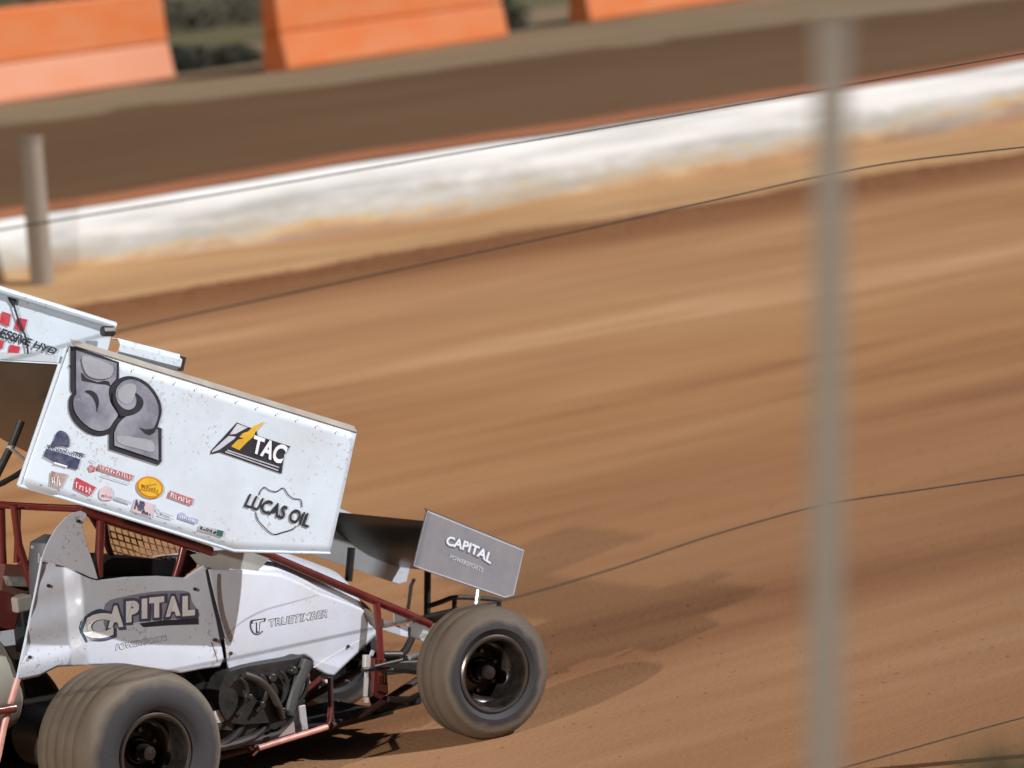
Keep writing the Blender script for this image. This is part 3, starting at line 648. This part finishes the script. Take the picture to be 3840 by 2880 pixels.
decal('sponsor_block', cs([(1650, 912), (1690, 915), (1700, 945), (1820, 975), (1805, 1020), (1640, 965)]), on_board, BLUEINK, board, 2)
decal('sponsor_block', cs([(1838, 1028), (2062, 1085), (2048, 1140), (1822, 1078)]), on_board, GREYINK, board, 2)
decal('sponsor_block', cs([(2005, 1072), (2062, 1086), (2048, 1140), (1995, 1125)]), on_board, TEAL, board, 3)
def ticks(p0, p1, hgt, n_, mat_, lift, seed):
    rnd = random.Random(seed); p0, p1 = Vector(cs([p0])[0]), Vector(cs([p1])[0]); ln = []
    for k in range(n_):
        a = p0.lerp(p1, (k + .5) / n_); up = Vector((rnd.uniform(-2, 4), -hgt * rnd.uniform(.6, 1)))
        ln.append([a, a + up]); 
        if rnd.random() < .6: ln.append([a + up * rnd.choice((0, .5, 1)), a + up * rnd.choice((.5, 1)) + (p1 - p0) / n_ * .6])
    kind(strokes('sponsor_smallprint', ln, 2.6, on_board, mat_, board, lift), 'stuff')
ticks((912, 512), (1210, 610), 16, 12, WHITEINK, 3, 1); ticks((1560, 768), (1755, 840), 20, 8, WHITEINK, 3, 2)
ticks((690, 680), (835, 750), 26, 5, WHITEINK, 3, 3); ticks((470, 640), (560, 672), 34, 4, WHITEINK, 3, 4)
ticks((445, 322), (775, 405), 14, 13, NAVY, 2, 5); ticks((1838, 1070), (1990, 1118), 14, 9, INK, 3, 6)
ticks((1655, 958), (1800, 1008), 12, 8, WHITEINK, 3, 7); ticks((1300, 690), (1460, 730), 16, 7, mat('dark_gold_ink', (.25, .12, .02), .5), 4, 8)
ticks((930, 770), (1025, 785), 12, 5, REDINK, 3, 9); ticks((1300, 925), (1390, 950), 14, 5, INK, 3, 10)
# rivets along the sideboard edges
rv = MB()
for a, b_ in ((BD[0], BD[1]), (BD[4], BD[3])):
    for i in range(1, 14):
        p = a.lerp(b_, i / 14) + drop * (.025 if a is BD[0] else -.03); p.y += bend(p); rv.tube([p + Vector((0, -.005, 0)), p + Vector((0, -.0085, 0))], .004, 6)
kind(rv.build('rivets', ALU, board), 'stuff')

# ---- nose wing
NY = -.48
nb = [(922, 1105), (1130, 1190), (1108, 1285), (1090, 1290), (893, 1222)]
NB = [A(x, y, 1, NY) for x, y in nb]; nr = (NB[1] - NB[0]).normalized(); nd = Vector((nr.z, 0, -nr.x))
mb = MB(); mb.prism([p + Vector((0, -.005, 0)) for p in NB], (0, .010, 0))
nboard = part(mb, 'nose_wing_board', GREYP, bevel=.003)
lp = MB(); lp.tube([NB[4], NB[0]], .006, 8); lp.tube([NB[0], NB[1], NB[2], NB[3], NB[4]], .006, 8); lp.build('board_lip', mat('light_grey_lip', (.42, .43, .48), .4), nboard, smooth=True)
lp = MB(); lp.grid([[NB[0] + Vector((0, -.003, 0)), NB[1] + Vector((0, -.003, 0))], [NB[0] - nd * .018 + Vector((0, .03, 0)), NB[1] - nd * .018 + Vector((0, .03, 0))]]); lp.build('board_lip', mat('brown_edge', (.10, .07, .055), .6), nboard, solid=.004)
mb = MB(); mb.prism([p + Vector((0, .96 - .005, 0)) for p in NB], (0, .010, 0)); part(mb, 'nose_wing_board', WHITE, bevel=.003)
part(foil(NB[0], nr, nd, foil_profile(.62, .045, .155, .03), NY + .007, -NY - .007, 8), 'nose_wing_panel', UNDER, smooth=True)
def on_nose(x, y, lift=0): return at(x, y, 1, NY - .0065 - .0015 * lift)
c6 = crop(1200, 1850, 900 / 2212)
cap_q = c6([(1150, 485), (1575, 665), (1610, 560), (1170, 385)])
text('sponsor_lettering', 'CAPITAL', cap_q, on_nose, mat('steel_blue_ink', (.17, .20, .27), .5), nboard, 1, bold=.10, arch=10)
text('sponsor_lettering', 'CAPITAL', c6([(1158, 476), (1572, 655), (1602, 565), (1175, 392)]), on_nose, WHITEINK, nboard, 2, bold=.03, arch=10)
text('sponsor_smallprint', 'POWERSPORTS', c6([(1195, 600), (1500, 730), (1510, 690), (1205, 562)]), on_nose, PALE, nboard, 1, bold=.0)
def st6(pts, y): return [at(x, yy, 1, y) for x, yy in c6(pts)]
part(MB().tube(st6([(290, 500), (262, 810)], -.12), .022, 10), 'nose_wing_post', DARK, smooth=True)
part(MB().tube(st6([(870, 790), (840, 850), (822, 1000), (810, 1070)], -.05), .011, 10), 'nose_wing_strut', CHROME, smooth=True)
part(MB().tube(st6([(992, 700), (988, 1130)], .12), .020, 10), 'nose_wing_post', DARK, smooth=True)
part(MB().tube(st6([(1465, 860), (1440, 1050)], -.35), .015, 10), 'nose_wing_strut', CHROME, smooth=True)
part(MB().tube(smooth_path(st6([(1000, 1040), (1120, 1000), (1240, 960), (1450, 965), (1640, 990), (1640, 1060)], -.15), 4), .014, 10), 'front_bumper', DARK, smooth=True)
part(MB().tube(st6([(1010, 1130), (1230, 1080), (1420, 1045), (1640, 1030)], -.1), .014, 10), 'front_bumper', DARK, smooth=True)
part(MB().tube(st6([(1240, 960), (1238, 1075)], -.12), .014, 10), 'bumper_upright', DARK, smooth=True)
part(MB().tube(st6([(880, 1190), (1180, 1120)], -.2), .028, 10), 'torsion_tube', DARK, smooth=True)

# ---- bodywork
BY = -.40
c4 = crop(0, 2100, 900 / 1914); c5 = crop(700, 2050, 900 / 1799); c8 = crop(0, 1850, 450 / 1357)
# cockpit side panel: its lower edge is rolled in, its rear is folded
def on_panel(x, y, lift=0):
    P = at(x, y, 1, BY); dz = 1.37 - P.z
    q = P.x - (-.19 - .39 * dz) - (.17 + .36 * dz)                  # distance from the folded rib
    fold = .055 * min(1., max(0., (.05 - q) / .10)) + .10 * max(0., -.05 - q)
    if q < .06: fold += .007 * math.sin(P.z * 34) * min(1., (.06 - q) / .05)
    z0 = 1.16 - .35 * P.x; low = max(0., (z0 - .20) - P.z)
    sag = .09 * low - .030 * math.sin(min(1, max(0, (z0 - P.z) / .55)) * math.pi)
    return at(x, y, 1, BY + sag * .6 + fold - .0025 * lift)
top = [(156, 2102), (232, 2112), (300, 2150), (368, 2175), (470, 2163), (588, 2159), (690, 2166), (725, 2142), (762, 2119), (778, 2133)]
bot = [(62, 2554), (145, 2536), (215, 2500), (330, 2495), (430, 2492), (607, 2514), (680, 2524), (760, 2508), (822, 2500), (838, 2470)]
T, B = resample(top, 120), resample(bot, 120)
mb = MB(); mb.grid([[on_panel(*(Vector(t).lerp(Vector(b_), j / 36))) for t, b_ in zip(T, B)] for j in range(37)])
side = part(mb, 'cockpit_panel', BODYW, smooth=True, solid=.004, angle=60)
# tall fin behind the cockpit opening
fin = c8([(462, 770), (505, 640), (560, 520), (640, 385), (740, 275), (830, 218), (920, 196), (972, 212), (985, 262), (932, 345), (945, 460), (990, 590), (1060, 800), (1112, 975), (1000, 955), (880, 900), (740, 830), (600, 790)])
mb = MB(); mb.prism([at(x, y, 1, BY + .012) for x, y in fin], (0, .006, 0)); part(mb, 'fin_panel', BODYW, bevel=.002)
strokes('panel_seam', [c8(smooth2([(740, 822), (830, 870), (930, 920), (1040, 965), (1120, 975)], 4, False))], 5, on_panel, INK, side, 1.5)
mb = MB()
for x, y in c8([(890, 315), (550, 1045), (490, 770)]) + c4([(1555, 232), (1720, 640), (240, 775)]):
    p = on_panel(x, y, 3); mb.tube([p + Vector((0, .012, 0)), p + Vector((0, -.004, 0))], .009, 8)
kind(mb.build('panel_fasteners', DARK, side), 'stuff')
# rolled rear edge and the dusty red bar it is tied to
part(MB().tube(smooth_path([on_panel(x, y, 1) for x, y in ((158, 2090), (137, 2200), (118, 2290), (100, 2380), (80, 2470), (62, 2554))], 3), .007, 8), 'panel_edge', WHITE, smooth=True)
part(MB().tube(smooth_path([at(x, y, 1, BY) for x, y in ((66, 2545), (50, 2600), (32, 2660), (14, 2730), (-6, 2830), (-30, 2930))], 3), .017, 10), 'rear_bar', REDP, smooth=True)
part(MB().tube(smooth_path([at(x, y, 1, BY - .02) for x, y in ((-60, 2672), (0, 2664), (30, 2658), (55, 2655))], 3), .024, 12), 'rear_clamp', RED, smooth=True)
# print on the cockpit panel, over a painted patch of wing shade
BLUE_OUT = mat('outline_ink', (.06, .06, .13), .45, dust=(.12, .11, .17), dscale=14)
LIGHT_L = mat('pale_sign_ink', (.74, .73, .74), .45, dust=(.58, .56, .55), dscale=9, damt=.7)
TEALO = mat('teal_outline_ink', (.03, .08, .12), .45)
def arcword(word, boxes, mat_, bold, lift, grow=0):
    for ch, (x0, y0, x1, y1) in zip(word, boxes):
        sl = -.10
        q = c4([(x0 - grow, y1 + grow), (x1 + grow, y1 + grow + sl * (x1 - x0)), (x1 + grow, y0 - grow + sl * (x1 - x0)), (x0 - grow, y0 - grow)])
        text('sponsor_letter', ch, q, on_panel, mat_, side, lift, bold=bold if ch != 'C' else min(bold, .055))
decal('backing_or_shade', smooth2(c4([(845, 560), (838, 350), (1000, 290), (1180, 258), (1330, 245), (1500, 252), (1530, 330), (1575, 400), (1580, 455), (1400, 468), (1200, 480), (1000, 515)]), 3), on_panel, mat('wing_shade_grey', (.25, .25, .30), .45), side, 1)  # grey patch paints the wing's shade behind the letters
bx = [(650, 440, 905, 640), (860, 370, 985, 545), (1005, 330, 1110, 500), (1130, 310, 1175, 470), (1190, 300, 1310, 465), (1320, 295, 1440, 455), (1455, 290, 1555, 450)]
arcword('CAPITAL', bx, BLUE_OUT, .12, 2, 22)
arcword('CAPITAL', bx, LIGHT_L, .075, 3)
decal('logo_underbar', c4([(1110, 505), (1300, 480), (1580, 465), (1582, 512), (1350, 520), (1140, 535)]), on_panel, INK, side, 2)
strokes('logo_outline', [c4(smooth2([(690, 655), (650, 560), (690, 455), (780, 402), (840, 410)], 5, False))], 9, on_panel, TEALO, side, 3)
text('sponsor_lettering', 'POWERSPORTS', c4([(922, 725), (1330, 640), (1325, 600), (925, 670)]), on_panel, BLUE_OUT, side, 1, bold=.03)
text('sponsor_lettering', 'POWERSPORTS', c4([(926, 719), (1326, 636), (1322, 605), (929, 676)]), on_panel, WHITEINK, side, 2, bold=.0)

# hood: side, crown and far side
def hy(P): return BY + .13 * max(0., P.x - .78)
def on_hood(x, y, lift=0):
    P = at(x, y, 1, BY); u = max(0, P.x - .75)
    bulge = -.035 * math.sin(min(1., max(0., (P.z - .55) / .65)) * math.pi)
    return at(x, y, 1, BY + .115 * u + bulge - .0025 * lift)
htop = c5([(150, 170), (240, 172), (420, 178), (560, 186), (700, 200), (850, 265), (1000, 345), (1180, 410), (1330, 470), (1365, 580), (1405, 610), (1425, 660)])
hbot = c5([(285, 690), (305, 880), (332, 985), (420, 952), (450, 890), (560, 868), (720, 840), (880, 810), (942, 850), (945, 905), (1040, 957), (1100, 966)])
# slit side goes down the left edge
T, B = resample(htop, 70), resample(hbot, 70)
mb = MB(); mb.grid([[on_hood(*(Vector(t).lerp(Vector(b_), j / 24))) for t, b_ in zip(T, B)] for j in range(25)])
hood = part(mb, 'hood_panel', BODYW, smooth=True, solid=.004, angle=60)
crown = []
for (x, y) in resample(c5([(330, 175), (420, 178), (560, 186), (700, 200), (850, 265), (1000, 345), (1180, 410), (1330, 470)]), 30):
    a = on_hood(x, y); yy = a.y; row = []
    for k in range(13):
        t = k / 12; row.append(Vector((a.x, yy + (-2 * yy) * t, a.z + (.05 + .15 * min(1., max(0., (a.x - .95) / .5))) * math.sin(math.pi * t) ** .75)))
    crown.append(row)
mb = MB(); mb.grid(crown); part(mb, 'hood_crown', BODYW, smooth=True, solid=.004, angle=60)
# smoked cowl in front of the cockpit opening
mb = MB(); cw = [at(x, y, 1, BY + .02) for x, y in c5([(30, 62), (180, 30), (430, 20), (620, 90), (540, 175), (420, 178), (240, 172), (150, 168), (75, 120)])]
mb.prism(cw, (0, .008, 0)); part(mb, 'cowl_panel', SMUDGE)
strokes('panel_slit', [c5([(150, 170), (168, 260), (205, 420), (272, 690)])], 15, lambda x, y, l: at(x, y, 1, BY - .045 - .002 * l), INK, hood, 1, taper=lambda t: .75 + .4 * t)
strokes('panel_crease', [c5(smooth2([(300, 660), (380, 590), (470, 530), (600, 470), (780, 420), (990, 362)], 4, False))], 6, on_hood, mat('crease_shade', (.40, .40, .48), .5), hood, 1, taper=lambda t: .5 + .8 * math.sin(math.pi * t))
strokes('panel_seam', [c5([(300, 880), (312, 940), (330, 985)])], 3, on_hood, INK, hood, 1)
strokes('panel_seam', [c5([(185, 715), (215, 800), (232, 860)])], 3, on_panel, INK, side, 1)
strokes('panel_seam', [c5([(950, 905), (1180, 760), (1410, 640)])], 4, on_hood, mat('crease_highlight', (.80, .83, .88), .3), hood, 1)  # highlight along the fold, painted as a bright line
text('sponsor_lettering', 'TRUETIMBER', c5([(612, 607), (1055, 532), (1075, 466), (612, 545)]), on_hood, INK, hood, 1, bold=.045)
text('sponsor_lettering', 'TRUETIMBER', c5([(616, 602), (1051, 528), (1070, 471), (617, 550)]), on_hood, PALE, hood, 2, bold=.004)
text('sponsor_emblem', 'T', c5([(490, 655), (572, 640), (595, 535), (480, 550)]), on_hood, INK, hood, 1, bold=.06)
text('sponsor_emblem', 'T', c5([(505, 640), (565, 630), (580, 545), (495, 560)]), on_hood, PALE, hood, 2, bold=.01)
strokes('sponsor_emblem', [c5(smooth2([(480, 560), (482, 610), (505, 650), (540, 655), (570, 630)], 4, False))], 4, on_hood, INK, hood, 2)
mb = MB()
for x, y in c5([(215, 700), (332, 800), (1210, 748)]):
    p = on_hood(x, y, 2); mb.tube([p + Vector((0, .012, 0)), p + Vector((0, -.004, 0))], .010, 8)
kind(mb.build('panel_fasteners', DARK, hood), 'stuff')
# far-side body panel closes the car
mb = MB(); mb.prism([Vector((-.35, .40, .85)), Vector((-.15, .40, 1.15)), Vector((.75, .40, 1.12)), Vector((1.7, .28, .72)), Vector((1.6, .28, .50)), Vector((.7, .40, .60))], (0, .006, 0)); part(mb, 'body_panel', BODYW)

# ---- frame, cage and cockpit
def tube_px(name, pts, y, r, m_=RED, sm=False, n=12):
    P = [at(p[0], p[1], 1, p[2] if len(p) > 2 else y) for p in pts]
    return part(MB().tube(smooth_path(P, 4) if sm else P, r, n), name, m_, smooth=True)
tube_px('main_rail', [(960, 2062), (1095, 2120), (1240, 2182), (1400, 2250), (1520, 2300), (1612, 2342)], -.335, .023)
tube_px('front_upright', [(1412, 2262), (1421, 2350), (1425, 2440), (1428, 2480), (1430, 2560)], -.36, .0195)
mb = MB(); mb.prism([at(x, y, 1, -.34) for x, y in ((1405, 2470), (1448, 2470), (1458, 2600), (1430, 2622), (1398, 2600))], (0, .04, 0)); part(mb, 'axle_bracket', mat('dull_red', (.12, .018, .015), .5, dust=(.13, .07, .05)), bevel=.006)
tube_px('roof_rail', [(300, 1902), (345, 1925), (480, 1968), (640, 2018), (790, 2068)], -.37, .026)
tube_px('cage_upright', [(378, 1925), (376, 2000), (372, 2080), (371, 2165)], -.36, .023)
tube_px('cage_upright', [(690, 2040), (676, 2100), (655, 2170)], -.34, .019)
mb = MB(); mb.prism([at(x, y, 1, -.35) for x, y in c8([(985, 205), (1215, 262), (1195, 330), (1120, 420), (1100, 400)])], (0, .02, 0)); part(mb, 'cage_gusset', RED)
mb = MB(); mb.prism([at(x, y, 1, -.30) for x, y in cs([(1690, 1240), (1830, 1290), (1810, 1420), (1690, 1505), (1630, 1505)])], (0, .03, 0)); part(mb, 'cage_gusset', mat('dull_red', (.1, .02, .02)))
tube_px('cage_brace', [(392, 1960, -.3), (402, 2040, -.1), (428, 2112, .1)], -.2, .018)
tube_px('roof_crossbar', [(-120, 1886, .36), (0, 1893, .2), (150, 1902, 0.), (305, 1908, -.30)], 0, .019)
tube_px('rear_brace', [(52, 1895), (62, 1970), (70, 2040), (92, 2110), (118, 2200)], .05, .020)
tube_px('rear_brace', [(68, 1900), (66, 2000), (62, 2110)], .12, .016)
tube_px('cage_upright', [(2, 1880), (6, 2050), (12, 2200), (25, 2330)], .25, .024)
mb = MB(); mb.prism([at(x, y, 1, .15) for x, y in c8([(60, 800), (240, 815), (330, 760), (400, 1060), (230, 1180), (0, 1200)])], (0, .05, 0)); part(mb, 'rear_bulkhead', mat('brown_red', (.13, .035, .028), .5, dust=(.16, .09, .065), dscale=8, damt=.9))
mb = MB(); mb.prism([at(x, y, 1, .10) for x, y in c8([(75, 935), (340, 950), (385, 1065), (120, 1055)])], (0, .05, 0)); part(mb, 'rear_canister', mat('dirty_silver', (.34, .33, .31), .4, .3, dust=(.10, .09, .08), dscale=40, damt=1.), bevel=.01)
mb = MB(); mb.box(at(76, 2262, 1, .05), (.10, .10, .08)); part(mb, 'rear_bracket', mat('dusty_plate', (.34, .31, .27), .6), bevel=.01)
mb = MB(); mb.prism([at(x, y, 1, .05) for x, y in ((-40, 2200), (50, 2230), (75, 2300), (60, 2360), (-40, 2375))], (0, .06, 0)); part(mb, 'rear_bracket', mat('dull_red', (.1, .02, .02)), bevel=.01)
# seat with chrome buckles
mb = MB(); P0 = at(190, 2060, 1, .0)
mb.tube([P0 + Vector((-.02, 0, -.30)), P0 + Vector((-.01, 0, -.1)), P0 + Vector((.0, 0, .04)), P0 + Vector((.01, 0, .075))], [.12, .12, .10, .03], 18); part(mb, 'seat', SEAT, smooth=True)
part(MB().tube([at(148, 2075, 1, -.2), at(147, 2110, 1, -.2)], .008, 8), 'belt_buckle', CHROME, smooth=True)
part(MB().tube([at(122, 2045, 1, -.15), at(124, 2055, 1, -.15)], .010, 8), 'belt_buckle', CHROME, smooth=True)
mb = MB(); mb.prism([at(x, y, 1, -.22) for x, y in cs([(950, 1500), (940, 1430), (1000, 1360), (1080, 1335), (1300, 1338), (1640, 1365), (1640, 1500)])], (0, .45, 0)); part(mb, 'cockpit_padding', BLACK, bevel=.02)
mb = MB(); mb.box((.42, 0, .95), (.74, .70, .30)); part(mb, 'cockpit_tub', BLACK)
# window net on the far side
mb = MB(); o_, u_, v_ = Vector((403, 1965)), Vector((272, 75)), Vector((30, 150))
for i in range(12):
    a = o_ + u_ * (i / 11); mb.tube([at(*(a), 1, .33), at(*(a + v_ * .55 + Vector((8, 0))), 1, .335), at(*(a + v_ + Vector((26, 0))), 1, .33)], .0045, 5)
for j in range(7):
    a = o_ + v_ * (j / 6); mb.tube([at(*a, 1, .337), at(*(a + u_ * .5 + Vector((0, 4))), 1, .332), at(*(a + u_), 1, .337)], .0045, 5)
kind(part(mb, 'window_net', NETM), 'stuff')
tube_px('steering_column', [(640, 2090), (668, 2098)], -.05, .012, CHROME)

# ---- engine and running gear below the panels
mb = MB(); mb.box((1.05, 0, .46), (.78, .44, .36)); part(mb, 'engine_block', DARK, bevel=.03)
mb = MB(); mb.box((1.0, 0, .21), (.9, .30, .12)); part(mb, 'oil_pan', DARK, bevel=.03)
mb = MB(); mb.box((1.05, -.24, .56), (.62, .14, .13), Matrix.Rotation(R(35), 3, 'X')); part(mb, 'valve_cover', mat('black_cover', (.045, .043, .047), .3, .5, dust=(.09, .08, .07)), bevel=.03)
for k in range(4):
    x0 = .82 + .16 * k
    part(MB().tube(smooth_path([(x0, -.27, .52), (x0 + .03, -.38, .50), (x0 - .05, -.43, .40), (x0 - .22, -.44, .27 - .012 * k), (.42, -.44 + .03 * (k % 2), .22 + .035 * (k // 2))], 5), .024, 10), 'header_pipe', mat('header_steel', (.028, .026, .027), .5, .5, dust=(.07, .055, .045), dscale=8, damt=.8), smooth=True)
part(MB().tube([(.46, -.44, .24), (.10, -.46, .235), (-.2, -.46, .23)], .055, 16), 'exhaust_pipe', mat('header_steel', (.06, .055, .055)), smooth=True)
part(MB().tube([(1.46, -.02, .5), (1.50, -.02, .5)], .10, 20), 'crank_pulley', ALU, smooth=True)
part(MB().tube([(1.36, -.24, .42), (1.36, -.30, .42)], .055, 18), 'oil_filter', ALU, smooth=True)
lab = [at(820 + 28 * math.cos(t), 2687 + 24 * math.sin(t), 1, -.46) for t in th]
mb = MB(); mb.prism(lab, (0, .01, 0)); part(mb, 'oil_tank_label', mat('sticker_white', (.62, .66, .68), .5, dust=(.12, .14, .15), dscale=70, damt=1.))
mb = MB(); mb.tube([at(812, 2730, 1, -.36), at(824, 2630, 1, -.36)], .10, 20); part(mb, 'oil_tank', DARK, smooth=True)
part(MB().tube(smooth_path([at(x, y, 1, -.50) for x, y in c5([(430, 960), (540, 1000), (630, 1090), (690, 1200), (715, 1290)])], 4), .020, 12), 'radiator_hose', DARK, smooth=True)
part(MB().tube(smooth_path([at(x, y, 1, -.49) for x, y in c5([(900, 850), (860, 960), (800, 1100), (760, 1260)])], 4), .034, 12), 'radiator_hose', mat('hose_rubber', (.05, .05, .055), .5), smooth=True)
for k in range(4):
    part(MB().tube(smooth_path([at(x + 75 * k, y - 12 * k, 1, -.50) for x, y in c5([(395, 985), (430, 1010), (455, 1080), (430, 1180), (370, 1260)])], 4), .011, 8), 'fuel_line', mat('line_metal', (.06, .056, .055), .3, .7, dust=(.10, .08, .06), dscale=14), smooth=True)
for x, y, q in ((640, 985, .030), (560, 1190, .026), (470, 1130, .022), (800, 930, .028), (720, 1230, .020)):
    c_ = at(*c5([(x, y)])[0], 1, -.495); part(MB().tube([c_ + Vector((0, .02, 0)), c_ + Vector((0, -.016, .003))], q, 12, r2=q * .7), 'engine_fitting', mat('line_metal', (.06, .056, .055)), bevel=.004)
mb = MB()
for x, y in c5([(1125, 1150), (1095, 1300), (395, 1250), (535, 1205), (660, 975), (1210, 1010)]):
    p = at(x, y, 1, -.478); mb.tube([p + Vector((0, .02, 0)), p + Vector((0, -.012, 0))], .008, 8)
kind(part(mb, 'bolt_heads', BEAD), 'stuff')
mb = MB(); mb.box((.95, 0, .145), (2.0, .55, .02)); part(mb, 'belly_pan', DARK)
for y in (-.33, .33): part(MB().tube([(-.3, y, .20), (.6, y, .16), (1.7, y * .9, .17), (2.2, y * .8, .30)], .019, 10), 'lower_rail', mat('dark_red', (.035, .010, .010), .6, dust=(.06, .03, .022)), smooth=True)  # darker red than the upper frame tubes
mb = MB(); mb.prism([at(x, y, 1, -.475) for x, y in smooth2(c5([(300, 960), (430, 905), (560, 880), (800, 842), (890, 818), (945, 855), (930, 930), (845, 1010), (835, 1140), (770, 1270), (690, 1310), (540, 1325), (380, 1330), (280, 1280), (240, 1130)]), 4)], (0, .12, 0))
part(mb, 'engine_cover', mat('sooty_cover', (.010, .0095, .010), .5, .1, dust=(.034, .028, .023), dscale=9, damt=.7, bump=.3, bscale=18), bevel=.03)
# nerf bar
tube_px('nerf_bar', [(968, 2806), (1060, 2777), (1150, 2750), (1226, 2726)], -.74, .0155, REDP)
tube_px('nerf_bar_stay', [(970, 2805, -.74), (950, 2825, -.6), (930, 2800, -.36)], -.5, .013, RED)
mb = MB(); mb.prism([at(x, y, 1, -.60) for x, y in c5([(846, 1195), (890, 1185), (912, 1370), (866, 1380)])], (0, .012, 0)); part(mb, 'nerf_bar_plate', mat('pale_plate', (.42, .42, .46), .4, .3, dust=(.3, .27, .25)), bevel=.003)
mb = MB(); mb.prism([at(x, y, 1, -.58) for x, y in c5([(806, 1310), (815, 1395), (690, 1430)])], (0, .012, 0)); part(mb, 'nerf_bar_plate', mat('rosy_plate', (.40, .30, .30), .5, dust=(.3, .22, .2)), bevel=.003)
tube_px('nerf_bar_stay', [(1225, 2727, -.74), (1235, 2700, -.5), (1240, 2640, -.34)], -.5, .013, RED)
tube_px('engine_brace', [(1112, 2618), (1202, 2543)], -.42, .014, RED)
tube_px('engine_brace', [(1238, 2540), (1240, 2620), (1243, 2700)], -.38, .015, mat('dark_red', (.035, .01, .01)))
# front axle, shocks, rods
part(MB().tube([(2.25, -.56, .345), (2.25, .60, .335)], .030, 14), 'front_axle', DARK, smooth=True)
c2 = crop(1250, 2250, 500 / 1843)
tube_px('shock_absorber', c2([(548, 700), (520, 770)]), -.45, .011, CHROME)
tube_px('shock_absorber', c2([(462, 760), (455, 930)]), -.45, .022, ALU)
tube_px('shock_absorber', c2([(462, 985), (440, 1330)]), -.45, .013, CHROME)
tube_px('shock_absorber', c2([(478, 985), (490, 1340)]), -.43, .014, DARK)
tube_px('rod_end', c2([(455, 1345), (455, 1415)]), -.46, .014, CHROME)
tube_px('radius_rod', c2([(560, 920), (900, 840), (1050, 800)]), -.50, .010, DARK)
tube_px('radius_rod', c2([(1050, 795), (1225, 735)]), -.52, .014, CHROME)
tube_px('radius_rod', c2([(400, 960), (700, 950), (1150, 1000), (1260, 1010)]), -.47, .012, DARK)
tube_px('steering_arm', c2([(1090, 520), (1010, 680), (900, 800)]), -.30, .020, DARK)
tube_px('radius_rod', c2([(760, 1370), (1000, 1390), (1250, 1280)]), -.40, .016, DARK)
tube_px('axle_link', c2([(680, 760), (930, 760)]), -.3, .022, DARK)
mb = MB(); mb.prism([at(x, y, 1, -.30) for x, y in c2([(560, 1060), (1150, 1000), (1200, 830), (900, 840), (640, 900)])], (0, .05, 0)); part(mb, 'front_crossmember', DARK, bevel=.01)
mb = MB(); mb.prism([at(x, y, 1, -.26) for x, y in c2([(560, 1330), (800, 1340), (1150, 1340), (1250, 1290), (1230, 1440), (900, 1520), (640, 1600)])], (0, .06, 0)); part(mb, 'lower_crossmember', DARK, bevel=.01)
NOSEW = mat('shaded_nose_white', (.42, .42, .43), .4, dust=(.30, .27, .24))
mb = MB(); mb.prism([at(x, y, 1, -.31) for x, y in c2([(682, 405), (880, 355), (1032, 365), (1030, 512), (900, 480)])], (0, .01, 0)); part(mb, 'nose_panel', BODYW)
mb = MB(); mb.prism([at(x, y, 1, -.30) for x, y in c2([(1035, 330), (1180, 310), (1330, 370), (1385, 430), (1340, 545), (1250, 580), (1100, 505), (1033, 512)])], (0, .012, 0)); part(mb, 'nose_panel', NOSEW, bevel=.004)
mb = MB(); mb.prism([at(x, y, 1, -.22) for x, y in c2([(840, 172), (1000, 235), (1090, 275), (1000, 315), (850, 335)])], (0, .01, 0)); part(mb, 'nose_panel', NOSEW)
mb = MB(); mb.prism([at(x, y, 1, -.25) for x, y in c2([(672, 258), (760, 290), (845, 330), (680, 372)])], (0, .01, 0)); part(mb, 'nose_panel', BODYW)
p = at(*c2([(1240, 490)])[0], 1, -.315); part(MB().tube([p, p + Vector((0, -.02, 0))], .014, 10), 'nose_bolt', CHROME, smooth=True)
# rear axle and tail tank
part(MB().tube([(0, -.55, .425), (0, .45, .40)], .045, 14), 'rear_axle', DARK, smooth=True)
part(MB().tube([(0, -.12, .41), (0, .12, .41)], .17, 20), 'quick_change_axle', DARK, smooth=True)
mb = MB(); mb.tube([(-.28, 0, .82), (-.34, 0, .80), (-.6, 0, .76), (-.85, 0, .72), (-.95, 0, .70)], [.22, .30, .33, .28, .10], 24); part(mb, 'tail_tank', mat('dusty_tank', (.20, .19, .165), .6, dust=(.16, .14, .11), dscale=4, damt=.8), smooth=True)
